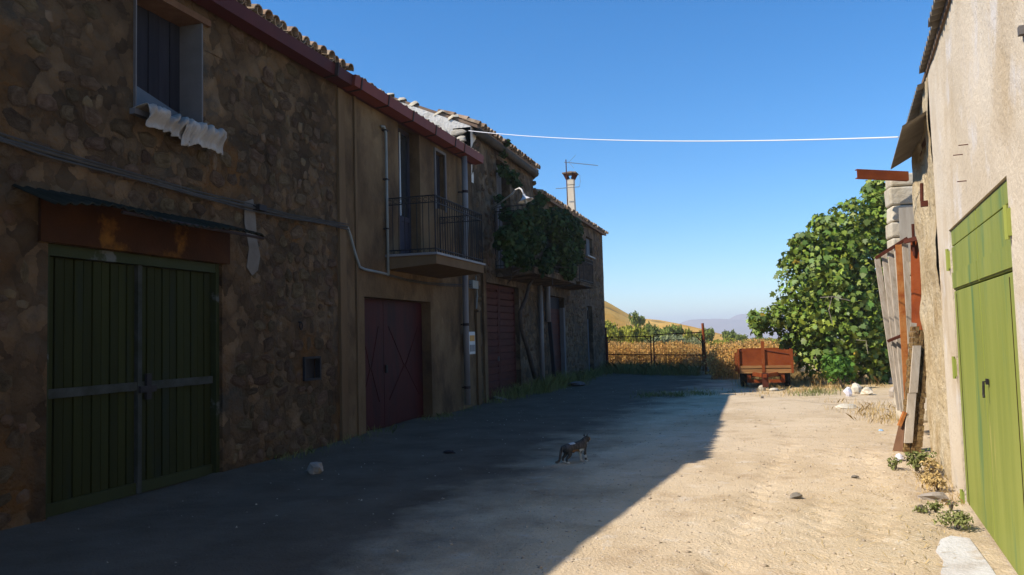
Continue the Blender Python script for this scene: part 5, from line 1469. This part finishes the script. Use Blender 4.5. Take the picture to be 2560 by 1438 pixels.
def line_pts(a, b, n, sp):
    a, b = Vector(a), Vector(b); t = g.random(n)
    return np.column_stack([a.x + (b.x - a.x) * t + g.normal(size=n) * sp, a.y + (b.y - a.y) * t + g.normal(size=n) * sp])
grass('weeds', line_pts((W + .25, 18.2, 0), (W + .4, 34, 0), 170, .16), .38, M['weed'], 'shaded weeds along the foot of the far houses', 2)
grass('weeds', line_pts(ong(1330, 985), ong(1420, 958), 90, .3), .5, M['weed'], 'dark weed clump around the vine trunk', 12)
grass('weeds', line_pts(g0 - gn * .7, g1 - gn * .6, 330, .45), .5, M['weed'], 'weeds growing in shade before the gate', 4)
grass('weeds', line_pts(ong(1620, 990), ong(1760, 985), 60, .35), .12, M['weed'], 'low weeds in the shaded middle of the yard', 5)
grass('dry_grass', line_pts(ong(1900, 980), ong(2110, 968), 80, .9), .11, M['straw'], 'dry yellow grass around the trailer', 6, wid=.005)
grass('dry_grass', line_pts((1.0, 25.0, 0), (2.4, 28.5, 0), 260, .9), .3, M['straw'], 'dry grass between trailer and fig tree', 7)
grass('dry_grass', line_pts(ong(2150, 1005), ong(2250, 1060), 60, .25), .14, M['straw'], 'dry twiggy grass before the slat panel', 8, wid=.003)
grass('dry_grass', line_pts(ong(2310, 1175), ong(2370, 1262), 44, .07), .08, M['straw'], 'dry grass along the foot of the plaster wall', 9, spread=.07, wid=.0022)
for (pxy, rx, rz, n_, sz_, mt_, lb) in (((2290, 1178), .16, .22, 420, .045, 'weed', 'leafy green weed between the rotten beam and the wall'), ((2240, 1172), .10, .12, 200, .04, 'weed', 'small green weed left of the rotten beam foot'),
        ((2395, 1322), .13, .13, 420, .03, 'weed', 'low bushy green weed at the metal door corner'), ((2340, 1282), .06, .09, 160, .03, 'weed', 'tiny upright green weed near the door corner'), ((2378, 1278), .07, .10, 200, .03, 'weed', 'small round green weed against the plaster foot'),
        ((2300, 1283), .07, .06, 120, .03, 'weed', 'flat green weed farthest out from the plaster foot'), ((2345, 1225), .16, .14, 260, .04, 'straw', 'dry brown weed along the plaster wall foot'), ((2325, 1190), .14, .16, 240, .04, 'straw', 'dry brown weed below the rough wall corner')):
    bush('weed_tuft', ong(*pxy), rx, rz, n_, sz_, M[mt_], lb, 'weed', seed=int(pxy[0]))
grass('weeds', line_pts((1.0, 20, 0), (1.6, 22.2, 0), 20, .3), .16, M['weed'], 'scattered green weeds in the sunny yard edge', 15, wid=.006)
grass('weeds', line_pts((W + .12, 9.2, 0), (W + .2, 17.6, 0), 26, .05), .12, M['weed'], 'sparse weeds at the foot of the ochre house', 16)
# loose grit
n = 5200
px_ = np.concatenate([g.uniform(-2.6, 1.75, n), g.uniform(-6, 2, 1600)]); py_ = np.concatenate([3.2 + 16 * g.random(n) ** 1.6, 3.5 + 20 * g.random(1600)])
keep = px_ < 1.3 + .1 * (py_ - 5.9)
px_, py_ = px_[keep], py_[keep]; n = len(px_)
sz = .003 + .012 * g.random(n) ** 4
oct_ = np.array([(1, 0, 0), (0, 1, 0), (-1, 0, 0), (0, -1, 0), (0, 0, .7), (0, 0, -.7)])
jit = 1 + .35 * g.normal(size=(n, 6, 3))
V1 = (np.column_stack([px_, py_, gh(px_, py_) + sz * .1])[:, None] + oct_[None] * jit * sz[:, None, None]).reshape(-1, 3)
of = np.array([(0, 1, 4), (1, 2, 4), (2, 3, 4), (3, 0, 4), (1, 0, 5), (2, 1, 5), (3, 2, 5), (0, 3, 5)])
tag(npobj('grit', V1, (np.arange(n)[:, None, None] * 6 + of[None]).reshape(-1, 3), M['pebble']), 'loose pale grit scattered over the dirt yard', kind='stuff')

# straw, twigs and clods strewn along the right-hand side
n = 1500
t_ = g.random(n); sx_ = 1.25 + .11 * (3.5 + 18 * t_ - 5.9) - np.abs(g.normal(size=n)) * .75; sy_ = 3.5 + 18 * t_
th_ = g.uniform(0, PI, n); ln_ = g.uniform(.02, .11, n); dx_ = np.column_stack([np.cos(th_) * ln_, np.sin(th_) * ln_, g.normal(size=n) * .004])
b_ = np.column_stack([sx_, sy_, gh(sx_, sy_) + .008]); ex_ = np.column_stack([-np.sin(th_), np.cos(th_), np.zeros(n)]) * .0022
V1 = np.stack([b_ - ex_, b_ + ex_, b_ + dx_ + ex_ + [0, 0, .006], b_ + dx_ - ex_ + [0, 0, .006]], 1).reshape(-1, 3)
tag(npobj('straw_litter', V1, np.arange(4 * n).reshape(n, 4), M['straw']), 'dry straw and twigs strewn over the right side of the yard', kind='stuff')
n = 900
cx_ = g.uniform(-1.5, 1.7, n) + .05 * 5; cy_ = 3.4 + 14 * g.random(n) ** 1.4; k_ = cx_ < 1.2 + .1 * (cy_ - 5.9); cx_, cy_ = cx_[k_], cy_[k_]; n = len(cx_)
sz_ = .008 + .022 * g.random(n) ** 3
V1 = (np.column_stack([cx_, cy_, gh(cx_, cy_)])[:, None] + oct_[None] * np.array([1, 1, .55]) * (1 + .4 * g.normal(size=(n, 6, 3))) * sz_[:, None, None]).reshape(-1, 3)
tag(npobj('dirt_clods', V1, (np.arange(n)[:, None, None] * 6 + of[None]).reshape(-1, 3), M['dirtclod']), 'small dirt clods and gravel on the sunlit lane', kind='stuff')

# ================================================================== cat
def cat():
    V = []; E = []; Rr = []
    def v(p, r): V.append(p); Rr.append(r); return len(V) - 1
    def chain(i, lst):
        for p, r in lst:
            j = v(p, r); E.append((i, j)); i = j
        return i
    pel = v((-.125, 0, .205), .062)
    mid_ = chain(pel, [((-.05, 0, .20), .066), ((.03, 0, .203), .066), ((.105, 0, .218), .060)])
    nk = chain(mid_, [((.145, 0, .255), .044), ((.172, .0, .288), .052), ((.203, -.012, .287), .042), ((.229, -.022, .276), .022)])
    for s in (-1, 1):
        chain(pel, [((-.125, s * .045, .165), .048), ((-.095, s * .052, .115), .030), ((-.158, s * .05, .065), .0155), ((-.150, s * .05, .018), .0135), ((-.112, s * .05, .012), .0145)])
        sx = .0 if s > 0 else .022
        chain(mid_, [((.112, s * .042, .165), .034), ((.098 + sx, s * .045, .115), .022), ((.112 + sx, s * .045, .055), .0145), ((.114 + sx, s * .045, .018), .0135), ((.138 + sx, s * .045, .012), .0150)])
    chain(pel, [((-.185, 0, .205), .026), ((-.213, .0, .15), .018), ((-.222, 0, .09), .016), ((-.236, 0, .045), .016), ((-.275, 0, .028), .015), ((-.30, 0, .032), .011)])
    me = bpy.data.meshes.new('cat'); me.from_pydata(V, E, [])
    o = bpy.data.objects.new('cat', me); COL.objects.link(o)
    sk_ = o.modifiers.new('skin', 'SKIN'); sk_.use_smooth_shade = True
    for i, r in enumerate(Rr): me.skin_vertices[0].data[i].radius = (r, r)
    for i in range(len(V)): me.skin_vertices[0].data[i].use_root = (i == 0)
    su = o.modifiers.new('sub', 'SUBSURF'); su.levels = 2; su.render_levels = 2
    dg_ = bpy.context.evaluated_depsgraph_get()
    m2 = bpy.data.meshes.new_from_object(o.evaluated_get(dg_))
    bpy.data.objects.remove(o); m2.name = 'cat'
    # ears
    vs = [tuple(x.co) for x in m2.vertices]; fs = [tuple(p.vertices) for p in m2.polygons]
    q = MB(); q.v = vs; q.f = fs; q.m = [0] * len(fs)
    for s in (-1, 1):
        b = Vector((.172, s * .030, .322))
        q.add([b + Vector((.014, 0, 0)), b + Vector((-.012, s * .012, 0)), b + Vector((-.006, -s * .014, 0)), b + Vector((.002, s * .010, .040))], [(0, 1, 3), (1, 2, 3), (2, 0, 3), (0, 2, 1)])
    me = q.mesh('cat', True)
    for nme in ('cat_dark', 'cat_white', 'cat_ginger'): me.materials.append(M[nme])
    for p in me.polygons:
        c = p.center; k = 0
        if c.z < .03 and c.x > -.2: k = 1
        elif c.x > .08 and c.z < .10: k = 1 if c.z > .06 or c.y > 0 else 0
        elif c.z < .175 and -.07 < c.x < .1: k = 2 if c.x < .03 else 1
        elif c.z > .245 and -.09 < c.x < -.01: k = 1
        elif c.x > .125 and c.z < .25 and abs(c.y) < .04: k = 1
        elif c.x > .205: k = 1 if c.z < .275 else 2
        p.material_index = k
    o = bpy.data.objects.new('cat', me); b = ong(1438, 1157)
    place(o, None, (b.x, b.y, gz(b.x, b.y) + .002))
    o.rotation_euler = (0, 0, YAW + math.radians(26)); o.scale = (.96, 1.0, .98)
    tag(o, 'dark tabby cat with white paws standing in the shade', 'cat')
cat()

# ================================================================== air
q = MB(); q.box((-3700, -120, -60), (3700, 4100, 75)); 
hm = bpy.data.materials.new('haze'); hm.use_nodes = True
hn = hm.node_tree.nodes; hn.clear()
ho = hn.new('ShaderNodeOutputMaterial'); hv = hn.new('ShaderNodeVolumePrincipled')
hv.inputs['Color'].default_value = (.90, .93, 1.0, 1); hv.inputs['Density'].default_value = 5.0e-4; hv.inputs['Anisotropy'].default_value = 0.0
hm.node_tree.links.new(hv.outputs[0], ho.inputs['Volume'])
tag(q.build('haze', hm), 'thin bluish air over the distant land', kind='stuff')
